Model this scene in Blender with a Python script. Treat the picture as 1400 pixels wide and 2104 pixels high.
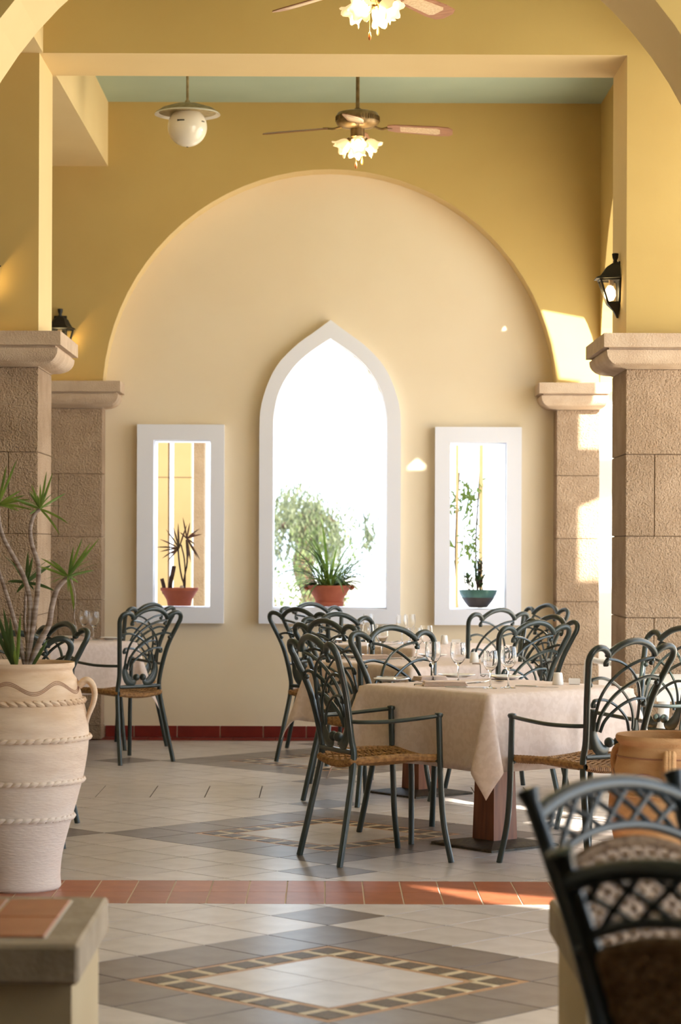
import bpy, bmesh, math, random
from mathutils import Vector, Matrix, Euler
from mathutils.geometry import tessellate_polygon

random.seed(7)
PI = math.pi
SC = bpy.context.scene
COL = SC.collection
for o in list(bpy.data.objects):
    bpy.data.objects.remove(o, do_unlink=True)

# ------------------------------------------------------------------ camera
FPX, X0, Y0, CAMH = 4735.0, 670.0, 1125.0, 1.35      # focal length in px, vanishing point, eye height
cam_d = bpy.data.cameras.new('camera')
cam = bpy.data.objects.new('camera', cam_d)
COL.objects.link(cam)
cam_d.sensor_fit = 'VERTICAL'
cam_d.sensor_height = 36.0
cam_d.sensor_width = 36.0 * 1400 / 2104
cam_d.lens = 36.0 * FPX / 2104
cam_d.shift_x = (700 - X0) / 2104
cam_d.shift_y = (Y0 - 1052) / 2104
cam_d.clip_start, cam_d.clip_end = 0.1, 300
cam.location = (0, 0, CAMH)
cam.matrix_world = Matrix.Translation((0, 0, CAMH)) @ Euler((PI / 2, 0, 0)).to_matrix().to_4x4() @ Matrix.Rotation(math.radians(0.22), 4, 'Z')
cam_d.dof.use_dof = True
cam_d.dof.focus_distance = 10.8
cam_d.dof.aperture_fstop = 4.5
SC.camera = cam

# ------------------------------------------------------------------ world, sun, exposure
SC.view_settings.view_transform = 'Standard'
SC.view_settings.look = 'None'
SC.view_settings.gamma = 1.0
SC.view_settings.use_curve_mapping = False
SC.view_settings.exposure = 1.15
world = bpy.data.worlds.new('world')
SC.world = world
world.use_nodes = True
bg = world.node_tree.nodes['Background']
bg.inputs['Color'].default_value = (0.72, 0.86, 1.0, 1)
bg.inputs['Strength'].default_value = 2.2
SUN_H = (0.6, -0.8)                   # horizontal direction towards the sun
SUN_T = 0.55                          # rise per horizontal metre
sun_d = bpy.data.lights.new('sun', 'SUN')
sun_d.energy = 12.0
sun_d.angle = math.radians(0.53)
sun_d.color = (1.0, 0.93, 0.80)
sun = bpy.data.objects.new('sun', sun_d)
COL.objects.link(sun)
sun.location = (12, -16, 24)
sun.rotation_euler = Vector((SUN_H[0], SUN_H[1], SUN_T)).to_track_quat('Z', 'Y').to_euler()
try:
    SC.cycles.caustics_refractive = False
    SC.cycles.caustics_reflective = False
    SC.cycles.diffuse_bounces = 6
    SC.cycles.sample_clamp_indirect = 8.0
except Exception:
    pass


# ------------------------------------------------------------------ helpers
def P(px, py, Y):
    """a point at depth Y seen at that place of the photograph"""
    return Vector(((px - X0) / FPX * Y, Y, CAMH - (py - Y0) / FPX * Y))


def G(px, py, z=0.0):
    """a point on the horizontal plane z seen at that place"""
    Y = FPX * (CAMH - z) / (py - Y0)
    return Vector(((px - X0) / FPX * Y, Y, z))


def srgb(r, g, b):
    f = lambda c: (c / 255 / 12.92) if c <= 10 else ((c / 255 + 0.055) / 1.055) ** 2.4
    return (f(r), f(g), f(b), 1.0)


def tag(o, label=None, cat=None, group=None, kind=None):
    if label: o['label'] = label
    if cat: o['category'] = cat
    if group: o['group'] = group
    if kind: o['kind'] = kind
    return o


def thing(name, label, cat, loc=(0, 0, 0), rz=0.0, group=None):
    o = bpy.data.objects.new(name, None)
    COL.objects.link(o)
    o.empty_display_size = 0.1
    o.location = loc
    o.rotation_euler = (0, 0, rz)
    return tag(o, label, cat, group)


def link(name, me, parent=None):
    o = bpy.data.objects.new(name, me)
    COL.objects.link(o)
    if parent is not None:
        o.parent = parent
    return o


def copy_tree(o, parent=None):
    c = o.copy()
    COL.objects.link(c)
    if parent is not None:
        c.parent = parent
    for ch in list(o.children):
        if ch is not c:
            copy_tree(ch, c)
    return c


class MB:
    """collects shapes and links them as one mesh"""

    def __init__(s):
        s.v, s.f = [], []

    def add(s, vs, fs):
        n = len(s.v)
        s.v += [tuple(v) for v in vs]
        s.f += [tuple(i + n for i in f) for f in fs]
        return s

    def box(s, x0, x1, y0, y1, z0, z1):
        return s.add([(x0, y0, z0), (x1, y0, z0), (x1, y1, z0), (x0, y1, z0), (x0, y0, z1), (x1, y0, z1), (x1, y1, z1), (x0, y1, z1)],
                     [(0, 3, 2, 1), (4, 5, 6, 7), (0, 1, 5, 4), (1, 2, 6, 5), (2, 3, 7, 6), (3, 0, 4, 7)])

    def cbox(s, x0, x1, y0, y1, z0, z1, c=0.006):
        """box with chamfered edges"""
        bm = bmesh.new()
        m = MB().box(x0, x1, y0, y1, z0, z1)
        vs = [bm.verts.new(v) for v in m.v]
        for f in m.f: bm.faces.new([vs[i] for i in f])
        bmesh.ops.bevel(bm, geom=list(bm.edges), offset=c, segments=1, affect='EDGES')
        bm.verts.index_update()
        s.add([v.co[:] for v in bm.verts], [[v.index for v in f.verts] for f in bm.faces])
        bm.free()
        return s

    def tube(s, pts, r, seg=8, caps=True, flat=1.0, up=None):
        """tube along points, r a number or list; flat squeezes along the second axis"""
        pts = [Vector(p) for p in pts]
        n = len(pts)
        rs = r if isinstance(r, (list, tuple)) else [r] * n
        t0 = (pts[1] - pts[0]).normalized()
        ref = Vector(up) if up else (Vector((0, 0, 1)) if abs(t0.z) < 0.9 else Vector((0, 1, 0)))
        a = t0.cross(ref).normalized()
        vs = []
        for i, p in enumerate(pts):
            t = (pts[min(i + 1, n - 1)] - pts[max(i - 1, 0)])
            t = t.normalized() if t.length > 1e-9 else t0
            if up:
                a = t.cross(ref)
                a = a.normalized() if a.length > 1e-6 else Vector((1, 0, 0))
            else:
                a = (a - t * a.dot(t))
                a = a.normalized() if a.length > 1e-6 else t.orthogonal().normalized()
            b = t.cross(a)
            for k in range(seg):
                w = 2 * PI * k / seg
                vs.append(p + a * (math.cos(w) * rs[i]) + b * (math.sin(w) * rs[i] * flat))
        fs = []
        for i in range(n - 1):
            for k in range(seg):
                k2 = (k + 1) % seg
                fs.append((i * seg + k, i * seg + k2, (i + 1) * seg + k2, (i + 1) * seg + k))
        if caps:
            fs.append(tuple(range(seg))[::-1])
            fs.append(tuple((n - 1) * seg + k for k in range(seg)))
        return s.add(vs, fs)

    def lathe(s, prof, seg=32, cx=0.0, cy=0.0, cz=0.0, mod=None):
        """revolve (r, z) pairs around the vertical through cx, cy"""
        vs, fs = [], []
        n = len(prof)
        for (r, z) in prof:
            for k in range(seg):
                w = 2 * PI * k / seg
                rr = r if mod is None else mod(r, z, w)
                vs.append((cx + rr * math.cos(w), cy + rr * math.sin(w), cz + z))
        for i in range(n - 1):
            for k in range(seg):
                k2 = (k + 1) % seg
                fs.append((i * seg + k, i * seg + k2, (i + 1) * seg + k2, (i + 1) * seg + k))
        if prof[0][0] > 1e-5: fs.append(tuple(range(seg))[::-1])
        if prof[-1][0] > 1e-5: fs.append(tuple((n - 1) * seg + k for k in range(seg)))
        return s.add(vs, fs)

    def prism(s, poly, axis, a, b):
        """extrude a closed polygon [(p, q)] along axis from a to b; x: (p,q)=(y,z), y: (x,z), z: (x,y)"""
        mk = {'x': lambda p, q, t: (t, p, q), 'y': lambda p, q, t: (p, t, q), 'z': lambda p, q, t: (p, q, t)}[axis]
        n = len(poly)
        vs = [mk(p, q, a) for p, q in poly] + [mk(p, q, b) for p, q in poly]
        tri = tessellate_polygon([[Vector((p, q, 0)) for p, q in poly]])
        fs = [tuple(t) for t in tri] + [tuple(i + n for i in t)[::-1] for t in tri]
        fs += [(i, (i + 1) % n, n + (i + 1) % n, n + i) for i in range(n)]
        return s.add(vs, fs)

    def sphere(s, c, r, seg=16, rings=10, sz=1.0):
        prof = [(max(1e-6, r * math.sin(PI * i / rings)), -r * sz * math.cos(PI * i / rings)) for i in range(rings + 1)]
        return s.lathe(prof, seg, c[0], c[1], c[2])

    def blade(s, base, d, length, width, droop, n=6, fold=0.25, side=None):
        """a tapering leaf strip, folded along its midrib, bending down by droop"""
        d = Vector(d).normalized()
        sd = side or d.cross(Vector((0, 0, 1)))
        sd = Vector(sd)
        sd = sd.normalized() if sd.length > 1e-4 else Vector((1, 0, 0))
        p = Vector(base)
        vs, fs = [], []
        for i in range(n + 1):
            t = i / n
            w = width * (0.55 + 1.8 * t) * (1 - t) ** 0.8 if t < 1 else 0.0006
            w = max(w, 0.0006)
            nrm = sd.cross(d)
            vs += [p - sd * w * 0.5 + nrm * w * fold, p, p + sd * w * 0.5 + nrm * w * fold]
            p = p + d * (length / n)
            d = (d + Vector((0, 0, -droop / n))).normalized()
        for i in range(n):
            a = i * 3
            fs += [(a, a + 1, a + 4, a + 3), (a + 1, a + 2, a + 5, a + 4)]
        return s.add(vs, fs)

    def mesh(s, name, mat, smooth=None):
        me = bpy.data.meshes.new(name)
        me.from_pydata(s.v, [], s.f)
        me.validate()
        bm = bmesh.new(); bm.from_mesh(me)
        bmesh.ops.recalc_face_normals(bm, faces=bm.faces)
        bm.to_mesh(me); bm.free()
        if mat: me.materials.append(mat)
        if smooth is not None:
            me.polygons.foreach_set('use_smooth', [True] * len(me.polygons))
            me.set_sharp_from_angle(angle=math.radians(smooth))
        me.update()
        return me

    def build(s, name, mat, parent=None, smooth=None):
        return link(name, s.mesh(name, mat, smooth), parent)


def spline(pts, n=6):
    """Catmull-Rom through points"""
    pts = [Vector(p) for p in pts]
    q = [pts[0] * 2 - pts[1]] + pts + [pts[-1] * 2 - pts[-2]]
    out = []
    for i in range(1, len(q) - 2):
        for k in range(n):
            t = k / n
            a, b, c, d = q[i - 1], q[i], q[i + 1], q[i + 2]
            out.append(0.5 * ((2 * b) + (c - a) * t + (2 * a - 5 * b + 4 * c - d) * t * t + (3 * b - a - 3 * c + d) * t ** 3))
    out.append(pts[-1])
    return out


# ------------------------------------------------------------------ materials
def mat(name, col, rough=0.6, col2=None, nscale=6.0, bump=0.0, bscale=40.0, metal=0.0, spec=0.5, trans=0.0, ior=1.45,
        emit=None, estr=0.0, vary=0.0, stretch=None, coat=0.0, detail=4.0, sub=0.0, ramp=(0.35, 0.65), translucent=0.0, coords='Object', bdist=0.01):
    m = bpy.data.materials.new(name)
    m.use_nodes = True
    nt = m.node_tree
    N, L = nt.nodes, nt.links
    b = N['Principled BSDF']
    out = N['Material Output']
    b.inputs['Roughness'].default_value = rough
    b.inputs['Metallic'].default_value = metal
    b.inputs['Specular IOR Level'].default_value = spec
    b.inputs['Transmission Weight'].default_value = trans
    b.inputs['IOR'].default_value = ior
    b.inputs['Coat Weight'].default_value = coat
    b.inputs['Base Color'].default_value = col
    if sub:
        b.inputs['Subsurface Weight'].default_value = sub
        b.inputs['Subsurface Radius'].default_value = (0.01, 0.006, 0.003)
    if emit:
        b.inputs['Emission Color'].default_value = emit
        b.inputs['Emission Strength'].default_value = estr
    tc = N.new('ShaderNodeTexCoord')
    vec = tc.outputs[coords]
    if stretch:
        mp = N.new('ShaderNodeMapping')
        mp.inputs['Scale'].default_value = stretch
        L.new(vec, mp.inputs['Vector'])
        vec = mp.outputs['Vector']
    csock = None
    if col2:
        nz = N.new('ShaderNodeTexNoise')
        nz.inputs['Scale'].default_value = nscale
        nz.inputs['Detail'].default_value = detail
        L.new(vec, nz.inputs['Vector'])
        rp = N.new('ShaderNodeValToRGB')
        rp.color_ramp.elements[0].position, rp.color_ramp.elements[1].position = ramp
        rp.color_ramp.elements[0].color, rp.color_ramp.elements[1].color = col, col2
        L.new(nz.outputs['Fac'], rp.inputs['Fac'])
        csock = rp.outputs['Color']
    if vary:
        oi = N.new('ShaderNodeObjectInfo')
        mr = N.new('ShaderNodeMapRange')
        mr.inputs['To Min'].default_value = 1 - vary
        mr.inputs['To Max'].default_value = 1 + vary
        L.new(oi.outputs['Random'], mr.inputs['Value'])
        hs = N.new('ShaderNodeHueSaturation')
        L.new(mr.outputs['Result'], hs.inputs['Value'])
        if csock: L.new(csock, hs.inputs['Color'])
        else: hs.inputs['Color'].default_value = col
        csock = hs.outputs['Color']
    if csock: L.new(csock, b.inputs['Base Color'])
    if bump:
        nb = N.new('ShaderNodeTexNoise')
        nb.inputs['Scale'].default_value = bscale
        nb.inputs['Detail'].default_value = 3.0
        L.new(vec, nb.inputs['Vector'])
        bp = N.new('ShaderNodeBump')
        bp.inputs['Strength'].default_value = bump
        bp.inputs['Distance'].default_value = bdist
        L.new(nb.outputs['Fac'], bp.inputs['Height'])
        L.new(bp.outputs['Normal'], b.inputs['Normal'])
    if translucent:
        tl = N.new('ShaderNodeBsdfTranslucent')
        if csock: L.new(csock, tl.inputs['Color'])
        else: tl.inputs['Color'].default_value = col
        mx = N.new('ShaderNodeMixShader')
        mx.inputs['Fac'].default_value = translucent
        L.new(b.outputs['BSDF'], mx.inputs[1]); L.new(tl.outputs['BSDF'], mx.inputs[2])
        L.new(mx.outputs['Shader'], out.inputs['Surface'])
    return m


M = {}
M['mustard'] = mat('mustard_plaster', srgb(196, 168, 104), 0.85, srgb(190, 161, 98), 1.3, 0.06, 30)
M['cream'] = mat('cream_plaster', srgb(234, 219, 192), 0.85, srgb(229, 212, 183), 1.1, 0.05, 25)
M['lining'] = mat('bounce_tinted_cream', srgb(226, 202, 150), 0.85, srgb(221, 195, 142), 1.1, 0.05, 25)  # cream lining paint, its tan tint of bounced light put into the colour
M['teal'] = mat('teal_ceiling', srgb(172, 188, 168), 0.9, srgb(166, 182, 162), 1.5)
M['white'] = mat('white_paint', srgb(232, 234, 244), 0.5)
M['greywall'] = mat('pale_render', srgb(226, 218, 210), 0.9, srgb(216, 208, 200), 2.0)
M['stone'] = mat('rough_stone', srgb(190, 164, 138), 0.95, srgb(172, 146, 120), 5.0, 1.0, 105, vary=0.05, spec=0.2, bdist=0.022)
M['capstone'] = mat('cast_stone', srgb(204, 182, 158), 0.95, srgb(190, 166, 142), 9.0, 0.5, 130, spec=0.2)
M['ledge_stone'] = mat('ledge_stone', srgb(178, 160, 138), 0.9, srgb(160, 142, 120), 9.0, 0.3, 60)
M['ledge_wall'] = mat('ledge_plaster', srgb(206, 186, 150), 0.9, srgb(196, 174, 138), 2.0, 0.1, 30)
M['mortar'] = mat('mortar', srgb(140, 114, 90), 0.95)
M['tile_cream'] = mat('cream_floor_tile', srgb(206, 198, 194), 0.28, srgb(190, 181, 176), 9.0, 0.05, 60, vary=0.05, spec=0.5)
M['tile_dark'] = mat('grey_floor_tile', srgb(128, 120, 118), 0.30, srgb(112, 103, 100), 9.0, 0.05, 60, vary=0.08, spec=0.5)
M['tile_red'] = mat('terracotta_floor_tile', srgb(166, 100, 70), 0.36, srgb(150, 86, 58), 8.0, 0.06, 60, vary=0.10)
M['brick_red'] = mat('dark_red_tile', srgb(128, 40, 30), 0.4, srgb(112, 32, 24), 9.0, vary=0.12)
M['grout'] = mat('grout', srgb(84, 72, 62), 0.9)
M['grout_light'] = mat('light_grout', srgb(214, 204, 190), 0.9)
M['mos_dark'] = mat('dark_mosaic', srgb(96, 78, 66), 0.4, srgb(58, 46, 40), 90.0, 0.1, 120)
M['mos_cream'] = mat('cream_mosaic', srgb(206, 190, 160), 0.4, srgb(190, 172, 140), 30)
M['mos_tan'] = mat('tan_mosaic', srgb(186, 146, 110), 0.4, srgb(170, 128, 92), 30)
M['metal'] = mat('green_grey_metal', srgb(50, 60, 58), 0.34, srgb(43, 52, 49), 14.0, 0.03, 90, spec=0.5, coat=0.25)
M['bluemetal'] = mat('blue_grey_metal', srgb(54, 66, 76), 0.36, srgb(47, 58, 68), 12.0, spec=0.5, coat=0.2)
M['wicker'] = mat('wicker', srgb(176, 132, 80), 0.55, srgb(124, 88, 52), 60.0, vary=0.0)
M['wicker_grey'] = mat('grey_wicker', srgb(170, 146, 122), 0.6, srgb(120, 96, 76), 60.0)
M['cloth'] = mat('beige_damask', srgb(222, 204, 194), 0.75, srgb(216, 197, 186), 42.0, detail=1.0, ramp=(.46, .54))
M['napkin'] = mat('napkin_cloth', srgb(220, 198, 184), 0.8)
M['porcelain'] = mat('porcelain', srgb(240, 238, 234), 0.15, coat=0.4)
M['steel'] = mat('cutlery_steel', srgb(210, 208, 204), 0.18, metal=1.0)
M['darksteel'] = mat('dark_clip', srgb(90, 80, 66), 0.3, metal=1.0)
M['glass'] = mat('clear_glass', (1, 1, 1, 1), 0.0, trans=1.0, ior=1.45)
M['wood'] = mat('table_wood', srgb(150, 92, 58), 0.45, srgb(110, 62, 40), 5.0, stretch=(6, 6, 0.6))
M['iron'] = mat('iron_base', srgb(48, 42, 36), 0.55, srgb(80, 70, 52), 40, 0.2, 120)
M['black'] = mat('black_iron', srgb(38, 36, 32), 0.5, spec=0.4)
M['soil'] = mat('soil', srgb(60, 44, 34), 0.95, srgb(40, 30, 24), 40, 0.5, 80)
M['jar'] = mat('pale_terracotta', srgb(226, 198, 168), 0.85, srgb(206, 172, 138), 4.0, 0.25, 30, stretch=(1.2, 1.2, 6), spec=0.2)
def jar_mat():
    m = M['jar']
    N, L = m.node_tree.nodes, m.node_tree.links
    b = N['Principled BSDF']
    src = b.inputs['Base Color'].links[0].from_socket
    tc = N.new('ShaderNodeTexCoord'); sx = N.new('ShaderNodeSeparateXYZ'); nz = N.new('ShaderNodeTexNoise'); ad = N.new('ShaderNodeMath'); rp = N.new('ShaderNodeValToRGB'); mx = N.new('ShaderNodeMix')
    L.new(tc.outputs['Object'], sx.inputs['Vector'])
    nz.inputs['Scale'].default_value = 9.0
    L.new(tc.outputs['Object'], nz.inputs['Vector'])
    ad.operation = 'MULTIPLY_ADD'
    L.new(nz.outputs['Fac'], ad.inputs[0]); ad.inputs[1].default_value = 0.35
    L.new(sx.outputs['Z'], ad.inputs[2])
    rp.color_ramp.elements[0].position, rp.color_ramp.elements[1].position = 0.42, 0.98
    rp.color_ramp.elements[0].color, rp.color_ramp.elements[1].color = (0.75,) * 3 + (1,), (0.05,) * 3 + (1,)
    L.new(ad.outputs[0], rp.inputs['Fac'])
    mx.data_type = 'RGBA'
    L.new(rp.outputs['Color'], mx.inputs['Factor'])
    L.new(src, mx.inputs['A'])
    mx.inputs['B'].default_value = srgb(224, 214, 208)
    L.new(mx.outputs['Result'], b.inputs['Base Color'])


jar_mat()
M['jar_line'] = mat('incised_line', srgb(150, 106, 82), 0.9)
M['jar2'] = mat('orange_terracotta', srgb(198, 156, 112), 0.8, srgb(178, 132, 90), 5.0, 0.35, 80, stretch=(1.2, 1.2, 4), spec=0.2)
M['pot'] = mat('red_clay_pot', srgb(188, 104, 74), 0.8, srgb(168, 88, 62), 7.0, 0.06, 50)
M['potgreen'] = mat('teal_glaze', srgb(84, 124, 112), 0.25, srgb(66, 104, 94), 12, coat=0.5)
M['potbrown'] = mat('brown_stoneware', srgb(84, 74, 68), 0.5, srgb(68, 60, 56), 12)
M['leaf'] = mat('green_leaf', srgb(132, 152, 66), 0.45, srgb(92, 118, 50), 8.0, vary=0.15, translucent=0.25)
M['leafdark'] = mat('dark_leaf', srgb(84, 104, 56), 0.5, srgb(60, 82, 40), 8.0, vary=0.15, translucent=0.2)
M['leafred'] = mat('reddish_leaf', srgb(104, 62, 46), 0.5, srgb(84, 66, 40), 8.0, vary=0.2, translucent=0.15)
M['bark'] = mat('ringed_bark', srgb(178, 160, 148), 0.85, srgb(120, 100, 88), 3.0, 0.4, 30, stretch=(1, 1, 22))
M['darkbark'] = mat('dark_bark', srgb(92, 64, 48), 0.9, srgb(58, 40, 32), 20, 0.6, 50)
M['foliage'] = mat('pepper_tree_leaf', srgb(92, 98, 70), 0.6, srgb(60, 68, 48), 1.4, translucent=0.2)
M['vine'] = mat('vine_leaf', srgb(112, 128, 56), 0.6, srgb(80, 98, 40), 3.0, translucent=0.2)
M['brass'] = mat('antique_brass', srgb(150, 124, 84), 0.35, srgb(120, 96, 62), 20, metal=0.6)
M['fanwood'] = mat('fan_blade_wood', srgb(168, 120, 88), 0.4, srgb(146, 100, 72), 8, stretch=(1, 8, 8))
M['cane'] = mat('fan_cane', srgb(214, 190, 158), 0.5, srgb(190, 164, 130), 80)
M['tulip'] = mat('lit_tulip_glass', srgb(255, 238, 200), 0.3, emit=(1.0, 0.72, 0.36, 1), estr=0.32)
M['bulb'] = mat('lit_bulb', (1, 1, 1, 1), 0.3, emit=(1.0, 0.84, 0.58, 1), estr=4.0)
M['pull'] = mat('wooden_pull', srgb(190, 112, 52), 0.4)
M['opal'] = mat('opal_glass', srgb(236, 228, 212), 0.12, coat=0.5)
M['enamel'] = mat('white_enamel', srgb(232, 226, 214), 0.25)
M['oldmetal'] = mat('weathered_metal', srgb(170, 152, 112), 0.5, srgb(140, 124, 88), 30)
M['ink'] = mat('printed_ink', srgb(50, 46, 40), 0.6)
M['lampglass'] = mat('lantern_glass', (1, 0.97, 0.9, 1), 0.05, trans=1.0, ior=1.1)
def thin_glass(m, fac):
    N, L = m.node_tree.nodes, m.node_tree.links
    tb = N.new('ShaderNodeBsdfTransparent'); gb = N.new('ShaderNodeBsdfGlossy'); mx = N.new('ShaderNodeMixShader')
    tb.inputs['Color'].default_value = (1, .97, .9, 1)
    gb.inputs['Roughness'].default_value = 0.05
    mx.inputs['Fac'].default_value = fac
    L.new(tb.outputs[0], mx.inputs[1]); L.new(gb.outputs[0], mx.inputs[2])
    L.new(mx.outputs[0], N['Material Output'].inputs['Surface'])


thin_glass(M['lampglass'], 0.12)
M['lampbulb'] = mat('lantern_bulb', (1, 1, 1, 1), 0.3, emit=(1.0, 0.80, 0.45, 1), estr=7.0)
M['plastic'] = mat('white_plastic', srgb(238, 238, 234), 0.4)
M['paving'] = mat('pale_paving', srgb(222, 214, 200), 0.9, srgb(206, 197, 182), 0.8)
M['yellowpost'] = mat('yellow_render', srgb(206, 180, 136), 0.9, srgb(196, 168, 124), 2.0)
M['hedge'] = mat('hedge_leaf', srgb(84, 98, 48), 0.6, srgb(58, 72, 34), 2.0, translucent=0.2)


# ------------------------------------------------------------------ the building shell
YA, YB, YC, YD = 5.04, 8.73, 12.42, 16.11     # front faces of the four pillar lines
TH = 0.60                                     # pillar and arch thickness
XL, XR = -1.555, 1.615                        # inner faces of the pillars
XC, RA, ZS = 0.03, 1.57, 2.405                # arch centre, radius, height of its centre
ZCAP, ZBEAM, ZCEIL = 2.50, 4.01, 4.46
XSIDE = 1.912                                 # inner face of the side arcade on the right


def wall_mesh(mb, axis, a0, a1, d0, d1, ztop, openings, zbot=0.0, nseg=40):
    """a slab of thickness d0..d1 running a0..a1 with openings (p0, p1, zlow, zhigh or function, steps)"""
    def put(a, d, z):
        return (a, d, z) if axis == 'x' else (d, a, z)

    def box4(pa, pb, za0, za1, zb0, zb1):
        v = [put(pa, d0, za0), put(pb, d0, zb0), put(pb, d1, zb0), put(pa, d1, za0),
             put(pa, d0, za1), put(pb, d0, zb1), put(pb, d1, zb1), put(pa, d1, za1)]
        mb.add(v, [(0, 3, 2, 1), (4, 5, 6, 7), (0, 1, 5, 4), (2, 3, 7, 6), (1, 2, 6, 5), (3, 0, 4, 7)])
    cur = a0
    for (p0, p1, zl, zh) in sorted(openings, key=lambda q: q[0]):
        if p0 > cur + 1e-6:
            box4(cur, p0, zbot, ztop, zbot, ztop)
        f = zh if callable(zh) else (lambda p, zh=zh: zh)
        n = nseg if callable(zh) else 1
        if callable(zh):
            ps = [p0 + (p1 - p0) * (0.5 - 0.5 * math.cos(PI * i / n)) for i in range(n + 1)]
        else:
            ps = [p0, p1]
        for i in range(n):
            pa, pb = ps[i], ps[i + 1]
            if zl > zbot + 1e-6: box4(pa, pb, zbot, zl, zbot, zl)
            if f(pa) < ztop - 1e-6 or f(pb) < ztop - 1e-6: box4(pa, pb, f(pa), ztop, f(pb), ztop)
        cur = p1
    if cur < a1 - 1e-6:
        box4(cur, a1, zbot, ztop, zbot, ztop)
    return mb


def clean(o):
    """weld coincident vertices and drop the doubled inner faces between strips"""
    me = o.data
    bm = bmesh.new(); bm.from_mesh(me)
    bmesh.ops.remove_doubles(bm, verts=bm.verts, dist=1e-5)
    seen = {}
    for f in bm.faces:
        k = tuple(sorted(v.index for v in f.verts))
        seen.setdefault(k, []).append(f)
    dead = [f for fs in seen.values() if len(fs) > 1 for f in fs]
    bmesh.ops.delete(bm, geom=dead, context='FACES_ONLY')
    bmesh.ops.recalc_face_normals(bm, faces=bm.faces)
    bm.to_mesh(me); bm.free()
    return o


def arch(c, r, zc):
    return lambda p: zc + math.sqrt(max(0.0, r * r - (p - c) ** 2))


def struct(name, mb, m, label, cat='wall', weld=True, smooth=None):
    o = mb.build(name, m, None, smooth)
    if weld: clean(o)
    return tag(o, label, cat, kind='structure')


XFL, XFR = -1.567, 1.612
# far wall: mustard front layer with the big arch; cream panel with three windows set back inside it
w = wall_mesh(MB(), 'x', -5.0, XSIDE, YD, YD + 0.22, ZCEIL,
              [(-2.17, XFL, 0, ZCAP), (XFL, XFR, 0, arch((XFL + XFR) / 2, (XFR - XFL) / 2 + 0.0005, ZS)), (XFR, XSIDE, 0, ZCAP)])
wf = struct('wall_back', w, M['mustard'], 'mustard plaster end wall with a wide round arch over the window niche')
YP = YD + 0.22
WIN_L = (-1.219, -0.818, 0.921, 2.105)
WIN_R = (0.876, 1.275, 0.915, 2.095)
lan_in = [(187, 830), (190, 730), (215, 600), (265, 490), (340, 390), (440, 305), (547, 232)]
lan_out = [(100, 830), (103, 720), (120, 620), (165, 490), (230, 380), (340, 270), (450, 190), (551, 115)]


def lancet(pts):
    q = [P(500 + a / 3.094, 620 + b / 3.094, 16.26) for a, b in pts]
    cx = 0.027
    return [(cx - p.x, p.z) for p in q]      # half-width, height from springing to apex


LI, LO = lancet(lan_in), lancet(lan_out)
LCX = 0.027


def lancet_top(tab):
    t = sorted(tab)                          # by half-width

    def f(p):
        h = abs(p - LCX)
        if h <= t[0][0]: return t[0][1]
        for (h0, z0), (h1, z1) in zip(t, t[1:]):
            if h <= h1:
                k = (h - h0) / (h1 - h0) if h1 > h0 else 0
                return z0 + (z1 - z0) * k
        return t[-1][1]
    return f


LIW = max(h for h, z in LI)
wp = wall_mesh(MB(), 'x', -1.9, 1.9, YP, YP + 0.30, 4.3,
               [WIN_L, (LCX - LIW, LCX + LIW, 0.915, lancet_top(LI)), WIN_R], nseg=48)
struct('wall_niche', wp, M['cream'], 'cream plaster niche wall pierced by three unglazed windows')

# near beam line, foreground arch line
w = wall_mesh(MB(), 'x', -5.0, 2.215, YC, YC + TH, ZCEIL,
              [(-4.9, XL - TH, 0, ZBEAM), (XL - TH, XL, 0, ZCAP), (XL, XR, 0, ZBEAM), (XR, 2.215, 0, ZCAP)])
struct('wall_middle', w, M['mustard'], 'mustard wall carried on two stone pillars by a straight cream-edged beam')
w = wall_mesh(MB(), 'x', -5.0, 2.215, YB, YB + TH, ZCEIL,
              [(-4.9, XL - TH, 0, ZBEAM), (XL - TH, XL, 0, ZCAP), (XL, XR, 0, arch(XC, (XR - XL) / 2 + 0.0005, ZS)), (XR, 2.215, 0, ZCAP)])
struct('wall_front', w, M['mustard'], 'mustard foreground wall with a round arch framing the top corners')


def cream_lining(o):
    """paint the undersides and the reveals of the openings cream, with tan bounced light mixed into the colour"""
    o.data.materials.append(M['lining'])
    for p in o.data.polygons:
        if abs(p.normal.y) < 0.5 and p.center.z < ZCEIL - 0.05 and -4.0 < p.center.x < 1.9:
            p.material_index = 1


for nm in ('wall_back', 'wall_middle', 'wall_front'):
    cream_lining(bpy.data.objects[nm])

# side arcade on the right (arched), side beams on the left
mb = MB()
mb.box(XSIDE, XSIDE + .3, -1.5, YA - 1.4, 0, ZCEIL)
for i, (ya, yb) in enumerate(((YA - 1.4, YA), (YA + TH, YB), (YB + TH, YC), (YC + TH, YD))):
    wall_mesh(mb, 'y', ya, yb, XSIDE, XSIDE + 0.30, ZCEIL, [(ya, yb, 0, arch((ya + yb) / 2, (yb - ya) / 2 + 0.0005, ZS) if i == 3 else ZBEAM - .03)])
struct('wall_right', mb, M['mustard'], 'mustard side arcade open to the terrace on the right')
mb = MB()
for ya, yb in ((YA + TH, YB), (YB + TH, YC), (YC + TH, YD)):
    mb.box(XL - TH, XL + 0.02, ya, yb, ZBEAM, ZCEIL)
struct('trim_1', mb, M['lining'], 'cream ceiling beam along the left side', 'beam', weld=False)
struct('ceiling', MB().box(-5.0, 2.3, -1.5, YD + 0.5, ZCEIL, ZCEIL + 0.2), M['teal'], 'pale teal painted ceiling', 'ceiling', weld=False)
struct('wall_left', MB().box(-5.2, -5.0, -1.5, YD + 0.5, 0, ZCEIL), M['cream'], 'cream wall closing the left aisle', weld=False)
struct('wall_rear', MB().box(-5.2, 2.3, -1.7, -1.5, 0, ZCEIL), M['mustard'], 'mustard wall behind the camera', weld=False)
mbp = MB()
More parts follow.
